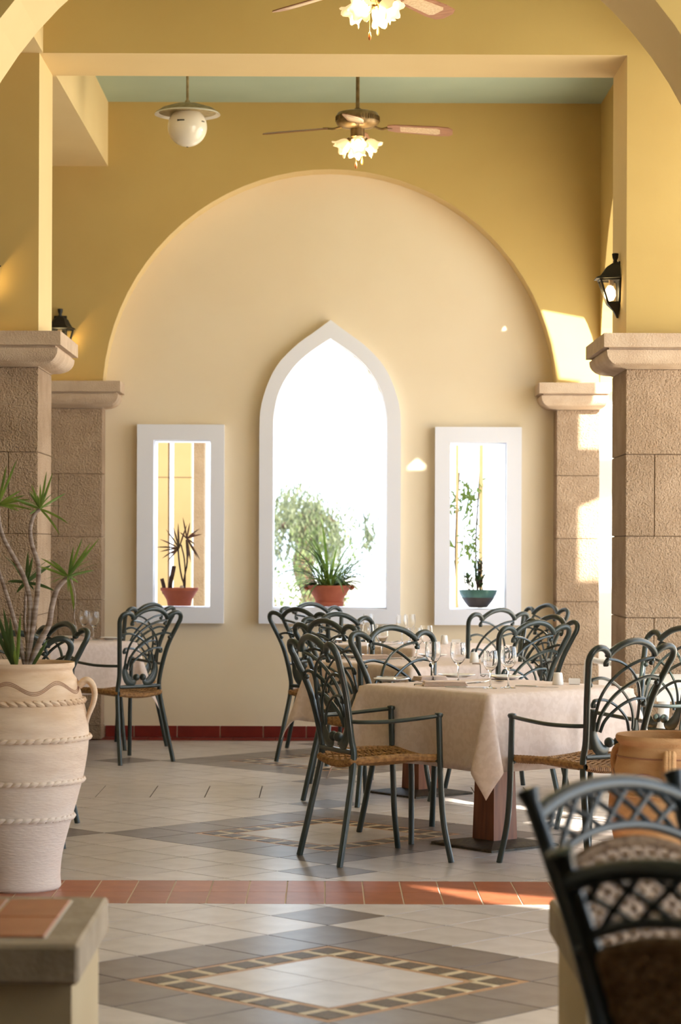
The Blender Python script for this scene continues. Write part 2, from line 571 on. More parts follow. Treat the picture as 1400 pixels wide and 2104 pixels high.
for yy in (YA,): mbp.box(XSIDE - .3, XSIDE + .3, yy, yy + TH, 0, ZCEIL)
struct('trim_2', mbp, M['mustard'], 'plain mustard piers of the side arcade beside the camera', 'pier', weld=False)
struct('wall_terrace', MB().box(XSIDE, 7.2, YD + 0.09, YD + 0.35, 0, 3.9), M['greywall'], 'pale rendered terrace wall beyond the right pillars', weld=False)

# added unseen roof on the right; its gaps are cut to throw the sun patches
ZR = 4.0


def up_to_screen(p):
    t = (ZR - p[2]) / SUN_T
    return (p[0] + SUN_H[0] * t, p[1] + SUN_H[1] * t)


gaps = [  # wanted sun patches, projected up towards the sun to shape the gaps
    [(1.77, YD, 1.13), (2.35, YD, 1.13), (2.35, YD, 1.95), (1.77, YD, 1.72)],
    [(1.77, YD, 2.05), (2.35, YD, 2.05), (2.35, YD, 3.02), (1.92, YD, 3.02), (1.475, YD, 3.10), (1.575, YD, 2.80), (1.63, YD, 2.54), (1.77, YD, 2.52)],
    [(.60, 12.55, 0), (.976, 12.15, 0), (1.308, 11.69, 0), (1.7, 11.25, 0), (1.7, 10.75, 0), (1.36, 10.83, 0), (1.156, 11.06, 0), (.937, 11.37, 0), (.811, 11.97, 0), (.55, 12.4, 0)],
    [(0.25, 9.33, 0), (0.62, 8.78, 0), (1.25, 8.35, 0), (1.25, 8.75, 0)],
    [tuple(P(a, b, YP)) for a, b in ((1020, 677), (1049, 677), (1043, 660), (1035, 646), (1027, 660))],
    [tuple(P(a, b, YP)) for a, b in ((828, 962), (880, 962), (872, 934), (856, 920), (839, 936))],
]
loops = [[(2.22, -1.5), (7.2, -1.5), (7.2, YD + 0.35), (2.22, YD + 0.35)]]
for g in gaps:
    q = [up_to_screen(p) for p in g]
    q = [(max(2.25, x), min(y, YD + 0.1)) for x, y in q]
    loops.append(q)
bm = bmesh.new()
for lp in loops:
    vs = [bm.verts.new((x, y, ZR)) for x, y in lp]
    for i in range(len(vs)): bm.edges.new((vs[i], vs[(i + 1) % len(vs)]))
bmesh.ops.triangle_fill(bm, use_beauty=True, use_dissolve=False, edges=list(bm.edges), normal=(0, 0, 1))
me = bpy.data.meshes.new('added_sun_screen')
bm.to_mesh(me); bm.free()
me.materials.append(M['white'])
tr = link('added_screen_roof', me)
sm = tr.modifiers.new('thickness', 'SOLIDIFY'); sm.thickness = 0.08
tag(tr, 'added unseen screen roof outside the right arcade, gaps shaped for the sun patches', 'roof', kind='structure')


# ------------------------------------------------------------------ window frames
def frame_rect(name, label, x0, x1, z0, z1, ix0, ix1, iz0, iz1):
    t = thing(name, label, 'window frame', ((x0 + x1) / 2, YP, z0))
    t['kind'] = 'structure'
    cx, d0, d1 = (x0 + x1) / 2, -0.07, 0.012
    for a, b, c, d in ((x0, ix0, z0, z1), (ix1, x1, z0, z1), (ix0, ix1, iz1, z1), (ix0, ix1, z0, iz0)):
        nm = 'frame_side' if d - c > 1.0 else ('frame_head' if c > 1.5 else 'frame_sill')
        MB().box(a - cx, b - cx, d0, d1, c - z0, d - z0).build(nm, M['white'], t)
    # white painted lining of the opening through the wall
    mb = MB()
    mb.box(ix0 - cx, ix0 - cx + 0.003, d1, 0.302, iz0 - z0, iz1 - z0).box(ix1 - cx - 0.003, ix1 - cx, d1, 0.302, iz0 - z0, iz1 - z0)
    mb.box(ix0 - cx, ix1 - cx, d1, 0.302, iz1 - z0 - 0.003, iz1 - z0).box(ix0 - cx, ix1 - cx, d1, 0.302, iz0 - z0, iz0 - z0 + 0.003)
    mb.build('lining', M['white'], t)
    return t


frame_rect('window_1', 'tall white rectangular window frame left of the pointed window', -1.336, -0.721, 0.811, 2.215, *[WIN_L[i] for i in (0, 1, 2, 3)])
frame_rect('window_2', 'tall white rectangular window frame right of the pointed window', 0.769, 1.380, 0.806, 2.205, *[WIN_R[i] for i in (0, 1, 2, 3)])


def lancet_frame():
    t = thing('window_3', 'white pointed-arch window frame in the middle of the niche', 'window frame', (LCX, YP, 0.811))
    t['kind'] = 'structure'
    zb, zi = 0.811, 0.915
    fi, fo = lancet_top(LI), lancet_top(LO)
    wi, wo = LIW, max(h for h, z in LO)

    def outline(tab, wmax, zlow):
        pts = sorted(tab, key=lambda q: q[1])
        right = [Vector((h, z, 0)) for h, z in pts]
        right[-1].x = 0.0
        sp = spline(right, 5)
        r = [(wmax, zlow)] + [(min(wmax, max(0, p.x)), p.y) for p in sp]
        return r
    ro, ri = outline(LO, wo, zi), outline(LI, wi, zi)
    n = 40

    def resample(pl):
        L = [0]
        for a, b in zip(pl, pl[1:]): L.append(L[-1] + math.hypot(b[0] - a[0], b[1] - a[1]))
        out = []
        for i in range(n + 1):
            s = L[-1] * i / n
            for k in range(len(L) - 1):
                if s <= L[k + 1] + 1e-9:
                    u = (s - L[k]) / max(1e-9, L[k + 1] - L[k])
                    out.append((pl[k][0] + (pl[k + 1][0] - pl[k][0]) * u, pl[k][1] + (pl[k + 1][1] - pl[k][1]) * u))
                    break
        return out
    ro, ri = resample(ro), resample(ri)
    for sgn in (-1, 1):
        vs, fs = [], []
        for (a, b) in zip(ro, ri):
            for y in (-0.07, 0.012):
                vs += [(sgn * a[0], y, a[1] - zb), (sgn * b[0], y, b[1] - zb)]
        for i in range(n):
            o = i * 4
            fs += [(o, o + 1, o + 5, o + 4), (o + 2, o + 6, o + 7, o + 3), (o, o + 4, o + 6, o + 2), (o + 1, o + 3, o + 7, o + 5)]
        fs += [(0, 2, 3, 1), (n * 4, n * 4 + 1, n * 4 + 3, n * 4 + 2)]
        MB().add(vs, fs).build('frame_side', M['white'], t, 40)
        vs, fs = [], []
        for b in ri:
            vs += [(sgn * b[0], 0.012, b[1] - zb), (sgn * b[0], 0.302, b[1] - zb), (sgn * max(0, b[0] - 0.003), 0.302, b[1] - zb - 0.001), (sgn * max(0, b[0] - 0.003), 0.012, b[1] - zb - 0.001)]
        for i in range(n):
            o = i * 4
            fs += [(o, o + 1, o + 5, o + 4), (o + 1, o + 2, o + 6, o + 5), (o + 2, o + 3, o + 7, o + 6), (o + 3, o, o + 4, o + 7)]
        MB().add(vs, fs).build('lining', M['white'], t, 40)
    MB().box(-wo, wo, -0.07, 0.012, 0, zi - zb).build('frame_sill', M['white'], t)
    MB().box(-wi, wi, 0.012, 0.302, zi - zb, zi - zb + 0.01).build('sill_board', M['white'], t)


lancet_frame()


# ------------------------------------------------------------------ stone pillars
def cap_profile(o, h):
    """overhang from the shaft against height, bottom to top"""
    pts = [(0.0, 0.0), (0.005, 0.004)]
    for i in range(7):
        a = PI / 2 * i / 6
        pts.append((0.012 + (o - 0.03) * math.sin(a), 0.006 + 0.078 * (1 - math.cos(a))))
    pts += [(o - 0.018, 0.094), (o - 0.03, 0.096), (o - 0.03, 0.106), (o, 0.108), (o, h)]
    return pts


def pillar(label, x0, x1, y0, y1, split_at, sides=(1, 1, 1, 1), group=None):
    """sides: overhang of the capital at x0, x1, y0, y1"""
    cx, cy = (x0 + x1) / 2, (y0 + y1) / 2
    t = thing('stone_pillar', label, 'pillar', (cx, cy, 0), 0, group)
    zs = [0.0, 0.098, 0.538, 0.978, 1.418, 1.859, 2.318]
    g = 0.0016
    MB().box(x0 - cx + 0.012, x1 - cx - 0.012, y0 - cy + 0.012, y1 - cy - 0.012, 0, 2.318).build('core', M['mortar'], t)
    for i in range(6):
        za, zb = zs[i] + g, zs[i + 1] - g
        if split_at is not None and i in (0, 2, 4):
            cuts = [x0, split_at, x1]
        else:
            cuts = [x0, x1]
        for a, b in zip(cuts, cuts[1:]):
            ga = 0 if a == x0 else g
            gb = 0 if b == x1 else g
            MB().cbox(a + ga - cx, b - gb - cx, y0 - cy, y1 - cy, za, zb, 0.0035).build('stone_block', M['stone'], t)
    # capital: mitred moulding around the shaft
    pr = cap_profile(0.135, ZCAP - 2.318)
    vs, fs = [], []
    for (o, z) in pr:
        X0_, X1_ = x0 - o * sides[0] - cx, x1 + o * sides[1] - cx
        Y0_, Y1_ = y0 - o * sides[2] - cy, y1 + o * sides[3] - cy
        vs += [(X0_, Y0_, 2.318 + z), (X1_, Y0_, 2.318 + z), (X1_, Y1_, 2.318 + z), (X0_, Y1_, 2.318 + z)]
    for i in range(len(pr) - 1):
        for k in range(4):
            fs.append((i * 4 + k, i * 4 + (k + 1) % 4, (i + 1) * 4 + (k + 1) % 4, (i + 1) * 4 + k))
    fs += [(0, 1, 2, 3), tuple(len(vs) - 4 + k for k in range(4))]
    MB().add(vs, fs).build('capital', M['capstone'], t, 30)
    return t


pillar('rough stone pillar with capital at the left edge, behind the dragon tree', XL - TH, XL, YC, YC + TH, XL - 0.16)
pillar('rough stone pillar with capital on the right, under the lit wall lantern', XR, XR + TH, YC, YC + TH, XR + 0.155)
pillar('stone pilaster at the left end of the window niche', -2.17, XFL, YD, YD + 0.22, -1.875, (1, 1, 1, 0))
pillar('sunlit stone pilaster at the right end of the window niche', XFR, XSIDE, YD, YD + 0.22, None, (1, 0.4, 1, 0))
pl_a = pillar('stone pillar carrying the left foot of the foreground arch', XL - TH, XL, YB, YB + TH, XL - 0.16)
pl_b = pillar('stone pillar carrying the right foot of the foreground arch', XR, XR + TH, YB, YB + TH, XR + 0.155)

pl_a['kind'] = pl_b['kind'] = 'structure'

# ------------------------------------------------------------------ floor
floor = MB().box(-5.0, 2.3, -1.5, YD + 0.5, -0.2, -0.004).build('floor', M['grout'])
tag(floor, 'tiled floor of cream and grey diamonds with mosaic borders', 'floor', kind='structure')
T = 0.298
SQ = math.sqrt(0.5)


def clip_poly(poly, ax, lim, keep_less):
    out = []
    for i in range(len(poly)):
        a, b = poly[i], poly[(i + 1) % len(poly)]
        ia = (a[ax] <= lim) if keep_less else (a[ax] >= lim)
        ib = (b[ax] <= lim) if keep_less else (b[ax] >= lim)
        if ia: out.append(a)
        if ia != ib:
            t = (lim - a[ax]) / (b[ax] - a[ax])
            out.append((a[0] + (b[0] - a[0]) * t, a[1] + (b[1] - a[1]) * t))
    return out


def in_frame(x, y, pad=60):
    if y < 1.5: return False
    px, py = X0 + x * FPX / y, Y0 + CAMH * FPX / y
    return -pad < px < 1400 + pad and py < 2104 + pad


tile_specs = []          # (polygon, material key, is_square, centre)
BX0, BX1 = -1.85, 1.85
DX = 0.012


def bay(y0, y1):
    cy = (y0 + y1) / 2
    n = 9
    for i in range(-n, n + 1):
        for j in range(-n, n + 1):
            if abs(i) <= 1 and abs(j) <= 1: continue
            dark = (max(abs(i), abs(j)) == 2) or (abs(i) == 3 and abs(j) == 3)
            g = 0.003
            u0, u1, v0, v1 = (i - .5) * T + g, (i + .5) * T - g, (j - .5) * T + g, (j + .5) * T - g
            poly = [(DX + (u - v) * SQ, cy + (u + v) * SQ) for u, v in ((u0, v0), (u1, v0), (u1, v1), (u0, v1))]
            whole = len(poly)
            p = poly
            for ax, lim, less in ((0, BX0, False), (0, BX1, True), (1, y0 + g, False), (1, y1 - g, True)):
                if p: p = clip_poly(p, ax, lim, less)
            if len(p) < 3: continue
            area = abs(sum(p[k][0] * p[(k + 1) % len(p)][1] - p[(k + 1) % len(p)][0] * p[k][1] for k in range(len(p)))) / 2
            if area < 1e-4: continue
            c = (sum(q[0] for q in p) / len(p), sum(q[1] for q in p) / len(p))
            tile_specs.append((p, 'tile_dark' if dark else 'tile_cream', area > 0.0855, c, area))
    # inner 2 x 2 white tiles and the mosaic border
    h = 0.30
    for a in (0, 1):
        for b in (0, 1):
            g = 0.002
            u0, v0 = -h + a * h + g, -h + b * h + g
            u1, v1 = u0 + h - 2 * g, v0 + h - 2 * g
            poly = [(DX + (u - v) * SQ, cy + (u + v) * SQ) for u, v in ((u0, v0), (u1, v0), (u1, v1), (u0, v1))]
            tile_specs.append((poly, 'tile_cream', False, (sum(q[0] for q in poly) / 4, sum(q[1] for q in poly) / 4), 0.09))
    mo = thing('mosaic_border', None, None, (DX, cy, 0), PI / 4)
    mo.parent = floor
    H = 1.5 * T
    bm_ = MB()
    for (x0, x1, y0_, y1_) in ((-H, H, h, H), (-H, H, -H, -h), (-H, -h, -h, h), (h, H, -h, h)):
        bm_.box(x0 + .001, x1 - .001, y0_ + .001, y1_ - .001, -0.003, -0.0008)
    bm_.build('border_bed', M['mos_tan'], mo)
    wd = H - h
    per = 2 * (H - wd / 2)
    n = 6
    dark_me = MB().cbox(-0.045, 0.045, -0.045, 0.045, -0.003, 0.0006, 0.001).mesh('mosaic_tile', M['mos_dark'])
    cream_me = MB().cbox(-0.016, 0.016, -0.05, 0.05, -0.003, 0.0004, 0.001).mesh('mosaic_strip', M['mos_cream'])
    m_ = H - wd / 2
    for s in range(4):
        rot = s * PI / 2
        for k in range(n):
            for me_, off in ((dark_me, 0.0), (cream_me, 0.5)):
                a = -m_ + per * (k + off) / n
                o = link('mosaic_tile' if me_ is dark_me else 'mosaic_strip', me_, mo)
                o.location = (a * math.cos(rot) + m_ * math.sin(rot), a * math.sin(rot) - m_ * math.cos(rot), 0)
                o.rotation_euler = (0, 0, rot)


bay(YA + TH, YB)
bay(YB + TH, YC)
bay(YC + TH, YD)


def strip(y0, y1, pitch, key, off=0.0, wide=None):
    n = int((BX1 - BX0) / pitch) + 2
    g = 0.003
    for r in range(2):
        ya, yb = y0 + (y1 - y0) * r / 2 + 0.0015, y0 + (y1 - y0) * (r + 1) / 2 - 0.0015
        for k in range(n):
            xa = BX0 + off + (k - 1) * pitch + g
            xb = xa + pitch - 2 * g
            xa, xb = max(xa, BX0), min(xb, BX1)
            if xb - xa < 0.01: continue
            tile_specs.append(([(xa, ya), (xb, ya), (xb, yb), (xa, yb)], key, False, ((xa + xb) / 2, (ya + yb) / 2), (xb - xa) * (yb - ya)))


strip(YB, YB + TH, 0.1505, 'tile_red', 0.045)
strip(YC, YC + TH, 0.295, 'tile_cream', 0.02)
strip(YD - 0.05, YP, 0.30, 'brick_red', 0.0)
# light joints under the two tile strips
MB().box(BX0, BX1, YB, YB + TH, -0.0045, -0.0025).build('joint_bed', M['grout_light'], floor)
vis = [s for s in tile_specs if in_frame(*s[3])]
vis.sort(key=lambda s: -s[4] / (s[3][1] ** 3))
single = vis[:298]
ids = set(id(s) for s in single)
square_me = {}
for s in tile_specs:
    p, key, sq, c, area = s
    if id(s) not in ids: continue
    if sq:
        if key not in square_me:
            a = T / 2 - 0.003
            square_me[key] = MB().cbox(-a, a, -a, a, -0.006, 0.0, 0.0012).mesh('tile', M[key])
        o = link('tile', square_me[key], floor)
        o.location = (c[0], c[1], 0); o.rotation_euler = (0, 0, PI / 4 + (PI / 2) * random.randint(0, 3))
    else:
        mb = MB().prism([(x - c[0], y - c[1]) for x, y in p], 'z', -0.006, 0.0)
        o = mb.build('tile', M[key], floor)
        o.location = (c[0], c[1], 0)
for key in ('tile_cream', 'tile_dark', 'tile_red', 'brick_red'):
    mb = MB()
    for s in tile_specs:
        if id(s) in ids or s[1] != key: continue
        mb.prism(s[0], 'z', -0.006, 0.0)
    if mb.v:
        tag(mb.build('outer_tiles', M[key], floor), kind='stuff')

# dark red skirting tiles along the niche wall
bb = MB().box(XFL + 0.005, XFR - 0.005, YP - 0.006, YP + 0.002, 0, 0.086).build('baseboard_back', M['grout_light'])
tag(bb, 'row of dark red skirting tiles below the window niche', 'skirting', kind='structure')
x = XFL + 0.01
w_ = 0.20
while x < XFR - 0.02:
    xe = min(x + w_, XFR - 0.01)
    MB().cbox(x, xe, YP - 0.014, YP - 0.004, 0.003, 0.084, 0.002).build('tile', M['brick_red'], bb)
    x = xe + 0.007
    w_ = 0.298


# ------------------------------------------------------------------ low walls with tiled tops in the foreground
def low_wall(label, x0, x1, end_x):
    cx = (x0 + x1) / 2
    t = thing('low_wall', label, 'low wall', (cx, 5.33, 0))
    MB().box(x0 + (0.02 if end_x == 0 else 0.0) - cx, x1 - cx - 0.02 * (end_x == 1), -0.30, 0.30, 0, 0.40).build('plaster_body', M['ledge_wall'], t)
    MB().cbox(x0 - cx, x1 - cx, -0.345, 0.345, 0.40, 0.488, 0.008).build('stone_coping', M['ledge_stone'], t)
    ex = x1 if end_x == 1 else x0
    sgn = -1 if end_x == 1 else 1
    for k in range(9):
        a = ex + sgn * (0.085 + k * 0.152)
        b = a + sgn * 0.146
        for (ya, yb) in ((-0.265, -0.004), (0.002, 0.265)):
            MB().cbox(min(a, b) - cx, max(a, b) - cx, ya, yb, 0.484, 0.494, 0.002).build('tile', M['tile_red'], t)
    MB().box(min(ex + sgn * .08, ex + sgn * 1.46) - cx, max(ex + sgn * .08, ex + sgn * 1.46) - cx, -0.27, 0.27, 0.487, 0.490).build('joint_bed', M['grout_light'], t)
    return t


low_wall('low stone-coped wall with terracotta tile top, lower left corner', -2.6, -0.532, 1)
low_wall('low stone-coped wall behind the two lattice-backed chairs', 0.5525, 2.0, 0)
#__PART2__

# ------------------------------------------------------------------ dining chairs (cast metal, wicker seat)
def back_y(z):
    tab = [(0.0, 0.0), (0.44, 0.085), (0.60, 0.072), (0.75, 0.035), (0.87, -0.012), (0.97, -0.055), (1.1, -0.11)]
    for (a, ya), (b, yb) in zip(tab, tab[1:]):
        if z <= b: return ya + (yb - ya) * (z - a) / (b - a)
    return tab[-1][1]


def bp(s, z):
    return (s, back_y(z) - 0.10 * s * s, z)


def seat_z(u, v):
    """u -1..1 across, v 0..1 back to front"""
    return 0.432 + 0.018 * u * u + 0.012 * math.sin(PI * v) * u * u - 0.014 * (1 - u * u) * math.sin(PI * v) + 0.010 * v * v


def seat_pt(u, v, dz=0.0):
    hw = 0.165 + (0.215 - 0.165) * v + 0.012 * math.sin(PI * v)
    y = 0.075 + 0.395 * v + 0.018 * (1 - u * u) * v
    return Vector((u * hw, y, seat_z(u, v) + dz))


def make_chair():
    root = thing('dining_chair', 'chair', 'chair')
    m = M['metal']
    for s in (-1, 1):
        # rear leg and back post in one bent tube
        pts = spline([(s * .212, 0, 0.0), (s * .19, .045, .22), (s * .168, .085, .44), bp(s * .163, .55), bp(s * .19, .72), bp(s * .228, .85),
                      bp(s * .241, .895), bp(s * .232, .925), bp(s * .205, .940), bp(s * .170, .936), bp(s * .142, .918), bp(s * .136, .905)], 5)
        MB().tube(pts, 0.0142, 10).build('post', m, root, 50)
        # front leg, bent outward at the foot, rising to the arm
        fl = spline([(s * .262, .505, 0), (s * .243, .478, .16), (s * .236, .468, .30), (s * .236, .462, .44), (s * .236, .455, .632)], 5)
        lg = MB().tube(fl, 0.0132, 10).build('leg', m, root, 50)
        kn = MB().lathe([(0.002, -.012), (.016, -.010), (.020, 0), (.016, .008), (.002, .011)], 10, s * .236, .455, .634)
        kn.build('arm_knob', m, lg, 50)
        ar = spline([(s * .236, .455, .630), (s * .247, .36, .622), (s * .245, .22, .612), (s * .215, .11, .61), (s * .172, back_y(.61), .61)], 5)
        MB().tube(ar, 0.0105, 8, flat=0.85).build('armrest', m, root, 50)
    # crest arch between the two cusps
    pts = spline([bp(-.136, .905), bp(-.118, .925), bp(-.07, .953), bp(0, .966), bp(.07, .953), bp(.118, .925), bp(.136, .905)], 6)
    MB().tube(pts, 0.0148, 10).build('crest_rail', m, root, 50)
    bars = [
        [(-.123, .893), (-.0525, .88), (.025, .844), (.083, .792), (.117, .729), (.128, .656), (.128, .59)],
        [(-.186, .806), (-.134, .812), (-.063, .794), (.013, .752), (.068, .70), (.099, .645), (.109, .585)],
        [(-.137, .717), (-.081, .717), (-.021, .696), (.0305, .663), (.069, .626), (.088, .58)],
    ]
    for s in (-1, 1):
        for i, b in enumerate(bars):
            x0, z0 = b[0]
            curl = [(x0 + .006, z0 - .034), (x0 - .008, z0 - .030), (x0 - .012, z0 - .018), (x0 - .006, z0 - .004)]
            cs = curl[1:] + b if i != 2 else curl[1:] + b
            pts = spline([bp(-s * a if False else s * a, z) for a, z in cs], 4)
            off = 0.004 * s
            pts = [p + Vector((0, off, 0)) for p in pts]
            n = len(pts)
            rs = [0.0084] * n
            mb = MB().tube(pts, rs, 6, flat=0.75)
            cx_, cz_ = s * (x0 - .002), z0 - .022
            mb.sphere(Vector(bp(cx_, cz_)) + Vector((0, off, 0)), 0.0115, 8, 6)
            mb.build('scroll', m, root, 50)
        ly = spline([bp(s * .120, .625), bp(s * .122, .575), bp(s * .102, .53), bp(s * .072, .506), bp(s * .045, .508), bp(s * .03, .528)], 5)
        rs = [0.010 + 0.020 * math.sin(PI * min(1, i / (len(ly) - 1) * 1.0)) for i in range(len(ly))]
        mb = MB().tube(ly, rs, 8, flat=0.32, up=(0, 1, 0))
        mb.sphere(Vector(bp(s * .026, .535)), 0.022, 10, 8)
        mb.build('lyre_base', m, root, 50)
    MB().tube([bp(-.160, .478), bp(0, .476), bp(.160, .478)], 0.0115, 8).build('crossbar', m, root, 50)
    # seat: wicker rim roll, woven panel
    outline = [(-1, 0)] + [(-1, k / 8) for k in range(1, 9)] + [(-1 + k / 6, 1) for k in range(1, 13)] + [(1, 1 - k / 8) for k in range(1, 9)] + [(1 - k / 6, 0) for k in range(1, 12)]
    path = [seat_pt(u, v, -0.012) for u, v in outline]
    path.append(path[0])
    dense = []
    for a, b in zip(path, path[1:]):
        for k in range(5): dense.append(a.lerp(b, k / 5))
    dense.append(path[-1])
    rs = [0.0175 if i % 2 else 0.0152 for i in range(len(dense))]
    seat = MB()
    nu, nv = 10, 10
    vs = [seat_pt(-1 + 2 * i / nu, j / nv, -.006) for j in range(nv + 1) for i in range(nu + 1)] + [seat_pt(-1 + 2 * i / nu, j / nv, -.016) for j in range(nv + 1) for i in range(nu + 1)]
    fs = []
    q = (nu + 1) * (nv + 1)
    for j in range(nv):
        for i in range(nu):
            a = j * (nu + 1) + i
            fs += [(a, a + 1, a + nu + 2, a + nu + 1), (q + a, q + a + nu + 1, q + a + nu + 2, q + a + 1)]
    seat.add(vs, fs)
    so = seat.build('seat', M['wicker'], root, 60)
    MB().tube(dense, rs, 7, caps=False).build('seat_rim', M['wicker'], so, 25)
    wv = MB()
    for k in range(26):
        v = (k + .5) / 26
        wv.tube([seat_pt(-0.96 + 1.92 * i / 18, v, -.003 + (.0035 if (i // 2 + k) % 2 else -.0015)) for i in range(19)], 0.0048, 4, caps=False)
    for k in range(9):
        u = -0.88 + 1.76 * k / 8
        wv.tube([seat_pt(u, 0.02 + .96 * i / 26, -.003 + (-.001 if (i + k) % 2 else .0028)) for i in range(27)], 0.006, 4, caps=False)
    tag(wv.build('weave', M['wicker'], so), kind='stuff')
    for s in (-1, 1):
        MB().tube([seat_pt(s * .96, 0.95, -.012), (s * .236, .463, .428)], 0.010, 6).build('seat_bracket', m, root, 50)
    return root


def face(dx, dy):
    """rotation that turns local +y to the direction dx, dy"""
    return math.atan2(dy, dx) - PI / 2


chair0 = make_chair()
GRP = 'metal dining chairs with wicker seats'
chairs = [
    # nearest table
    (-.024, 9.92, .912, .41, 'grey-green metal armchair with wicker seat in front, left side of the nearest table'),
    (1.262, 9.645, -.60, .80, 'dark metal armchair right of the nearest table, behind the short terracotta jar'),
    (.341, 11.055, .54, -.84, 'metal armchair behind the nearest table, tucked in at its far left side'),
    (1.68, 11.12, -.85, -.52, 'metal armchair at the right edge of the photo, beyond the nearest table'),
    # second table
    (.025, 12.13, .74, .67, 'dark metal armchair just behind the front left one, at the second table'),
    (1.07, 12.02, -.60, .80, 'metal armchair seen from behind at the right side of the second table'),
    (.09, 13.28, .54, -.84, 'metal armchair behind the second table, left of the wine glasses'),
    (1.24, 12.95, -.85, -.52, 'metal armchair half hidden behind another, at the far right side of the second table'),
    # third table
    (-.15, 14.38, .66, .75, 'dark metal armchair at the left side of the farthest table below the pointed window'),
    (1.06, 14.40, -.60, .80, 'metal armchair facing the right window, in front of the teal bowl'),
    (-.08, 15.62, .54, -.84, 'metal armchair closest to the niche wall, just under the clay bowl'),
    (1.46, 15.55, -.85, -.52, 'metal armchair in the right corner next to the sunlit pilaster'),
    # left table and left aisle
    (-1.11, 14.355, -.69, .73, 'metal armchair at the left table with its back under the left window'),
    (-1.20, 15.43, -.80, .60, 'metal armchair behind its twin at the left table, closest to the left window'),
    (-1.335, 11.42, -.80, -.60, 'metal armchair behind the dragon tree jar, right of the two there'),
    (-1.377, 10.245, -.20, .98, 'metal armchair directly behind the dragon tree stems, left of the two there'),
]
for i, (x, y, dx, dy, lab) in enumerate(chairs):
    c = chair0 if i == 0 else copy_tree(chair0)
    c.location = (x, y, 0)
    c.rotation_euler = (0, 0, face(dx, dy))
    tag(c, lab, 'chair', GRP)


# ------------------------------------------------------------------ tables, cloths
ZT = 0.725
TA = 0.43


def table(label, cx, cy, rz):
    t = thing('dining_table', label, 'table', (cx, cy, 0), rz)
    MB().cbox(-TA + .02, TA - .02, -TA + .02, TA - .02, ZT - .035, ZT - .004, .004).build('table_top', M['wood'], t)
    a, b = 0.055, 0.072
    mb = MB()
    mb.add([(-b, -b, .03), (b, -b, .03), (b, b, .03), (-b, b, .03), (-a, -a, ZT - .035), (a, -a, ZT - .035), (a, a, ZT - .035), (-a, a, ZT - .035)],
           [(0, 3, 2, 1), (4, 5, 6, 7), (0, 1, 5, 4), (1, 2, 6, 5), (2, 3, 7, 6), (3, 0, 4, 7)])
    mb.build('column', M['wood'], t)
    # base plate: low pyramid
    mb = MB()
    h = 0.205
    lv = [(h, 0), (h, .010), (h - .01, .014), (.085, .030)]
    vs = []
    for (r, z) in lv: vs += [(-r, -r, z), (r, -r, z), (r, r, z), (-r, r, z)]
    fs = [(0, 3, 2, 1), (12, 13, 14, 15)]
    for i in range(3):
        for k in range(4): fs.append((i * 4 + k, i * 4 + (k + 1) % 4, i * 4 + 4 + (k + 1) % 4, i * 4 + 4 + k))
    mb.add(vs, fs).build('base_plate', M['iron'], t)
    return t


def cloth(label, cx, cy, rz, seed, drop=0.34):
    rnd = random.Random(seed)
    S = TA + drop
    n = 56
    ph = [rnd.uniform(0, 6.28) for _ in range(8)]
    us = [-S + 2 * S * i / n for i in range(n + 1)]

    def hang(u, v):
        pu, pv = abs(u) - TA, abs(v) - TA
        su, sv = (1 if u > 0 else -1), (1 if v > 0 else -1)
        R = 0.012
        if pu <= 0 and pv <= 0:
            return (u, v, ZT)
        if pu > 0 and pv > 0:
            r = math.hypot(pu, pv)
            phi = math.atan2(pv, pu)
            k = 0.22 + 0.16 * math.sin(2 * phi)
            hh = R + r * k
            zz = ZT - max(0, math.sqrt(max(0, r * r - (r * k) ** 2)) - .004)
            return (su * (TA + hh * math.cos(phi) ** 1.5), sv * (TA + hh * math.sin(phi) ** 1.5), zz)
        if pu > 0:
            e = (abs(v) / TA) ** 3
            wob = math.sin(v * 9 + ph[0 if su > 0 else 1]) * .020 + math.sin(v * 19 + ph[2]) * .010
            out = R * min(1, pu / .02) + max(0, pu) * (0.05 + .06 * e) + wob * pu / drop * (1 - e)
            return (su * (TA + out), v, ZT - max(0, pu * math.sqrt(1 - (.05 + .06 * e) ** 2) - .004))
        e = (abs(u) / TA) ** 3
        wob = math.sin(u * 8 + ph[3 if sv > 0 else 4]) * .020 + math.sin(u * 21 + ph[5]) * .010
        out = R * min(1, pv / .02) + pv * (0.05 + .06 * e) + wob * pv / drop * (1 - e)
        return (u, sv * (TA + out), ZT - max(0, pv * math.sqrt(1 - (.05 + .06 * e) ** 2) - .004))
    vs = [hang(u, v) for v in us for u in us]
    fs = [(j * (n + 1) + i, j * (n + 1) + i + 1, (j + 1) * (n + 1) + i + 1, (j + 1) * (n + 1) + i) for j in range(n) for i in range(n)]
    o = MB().add(vs, fs).build('tablecloth', M['cloth'], None, 180)
    sd = o.modifiers.new('thickness', 'SOLIDIFY'); sd.thickness = 0.0016; sd.offset = 1
    o.location = (cx, cy, 0)
    o.rotation_euler = (0, 0, rz)
    return tag(o, label, 'tablecloth')


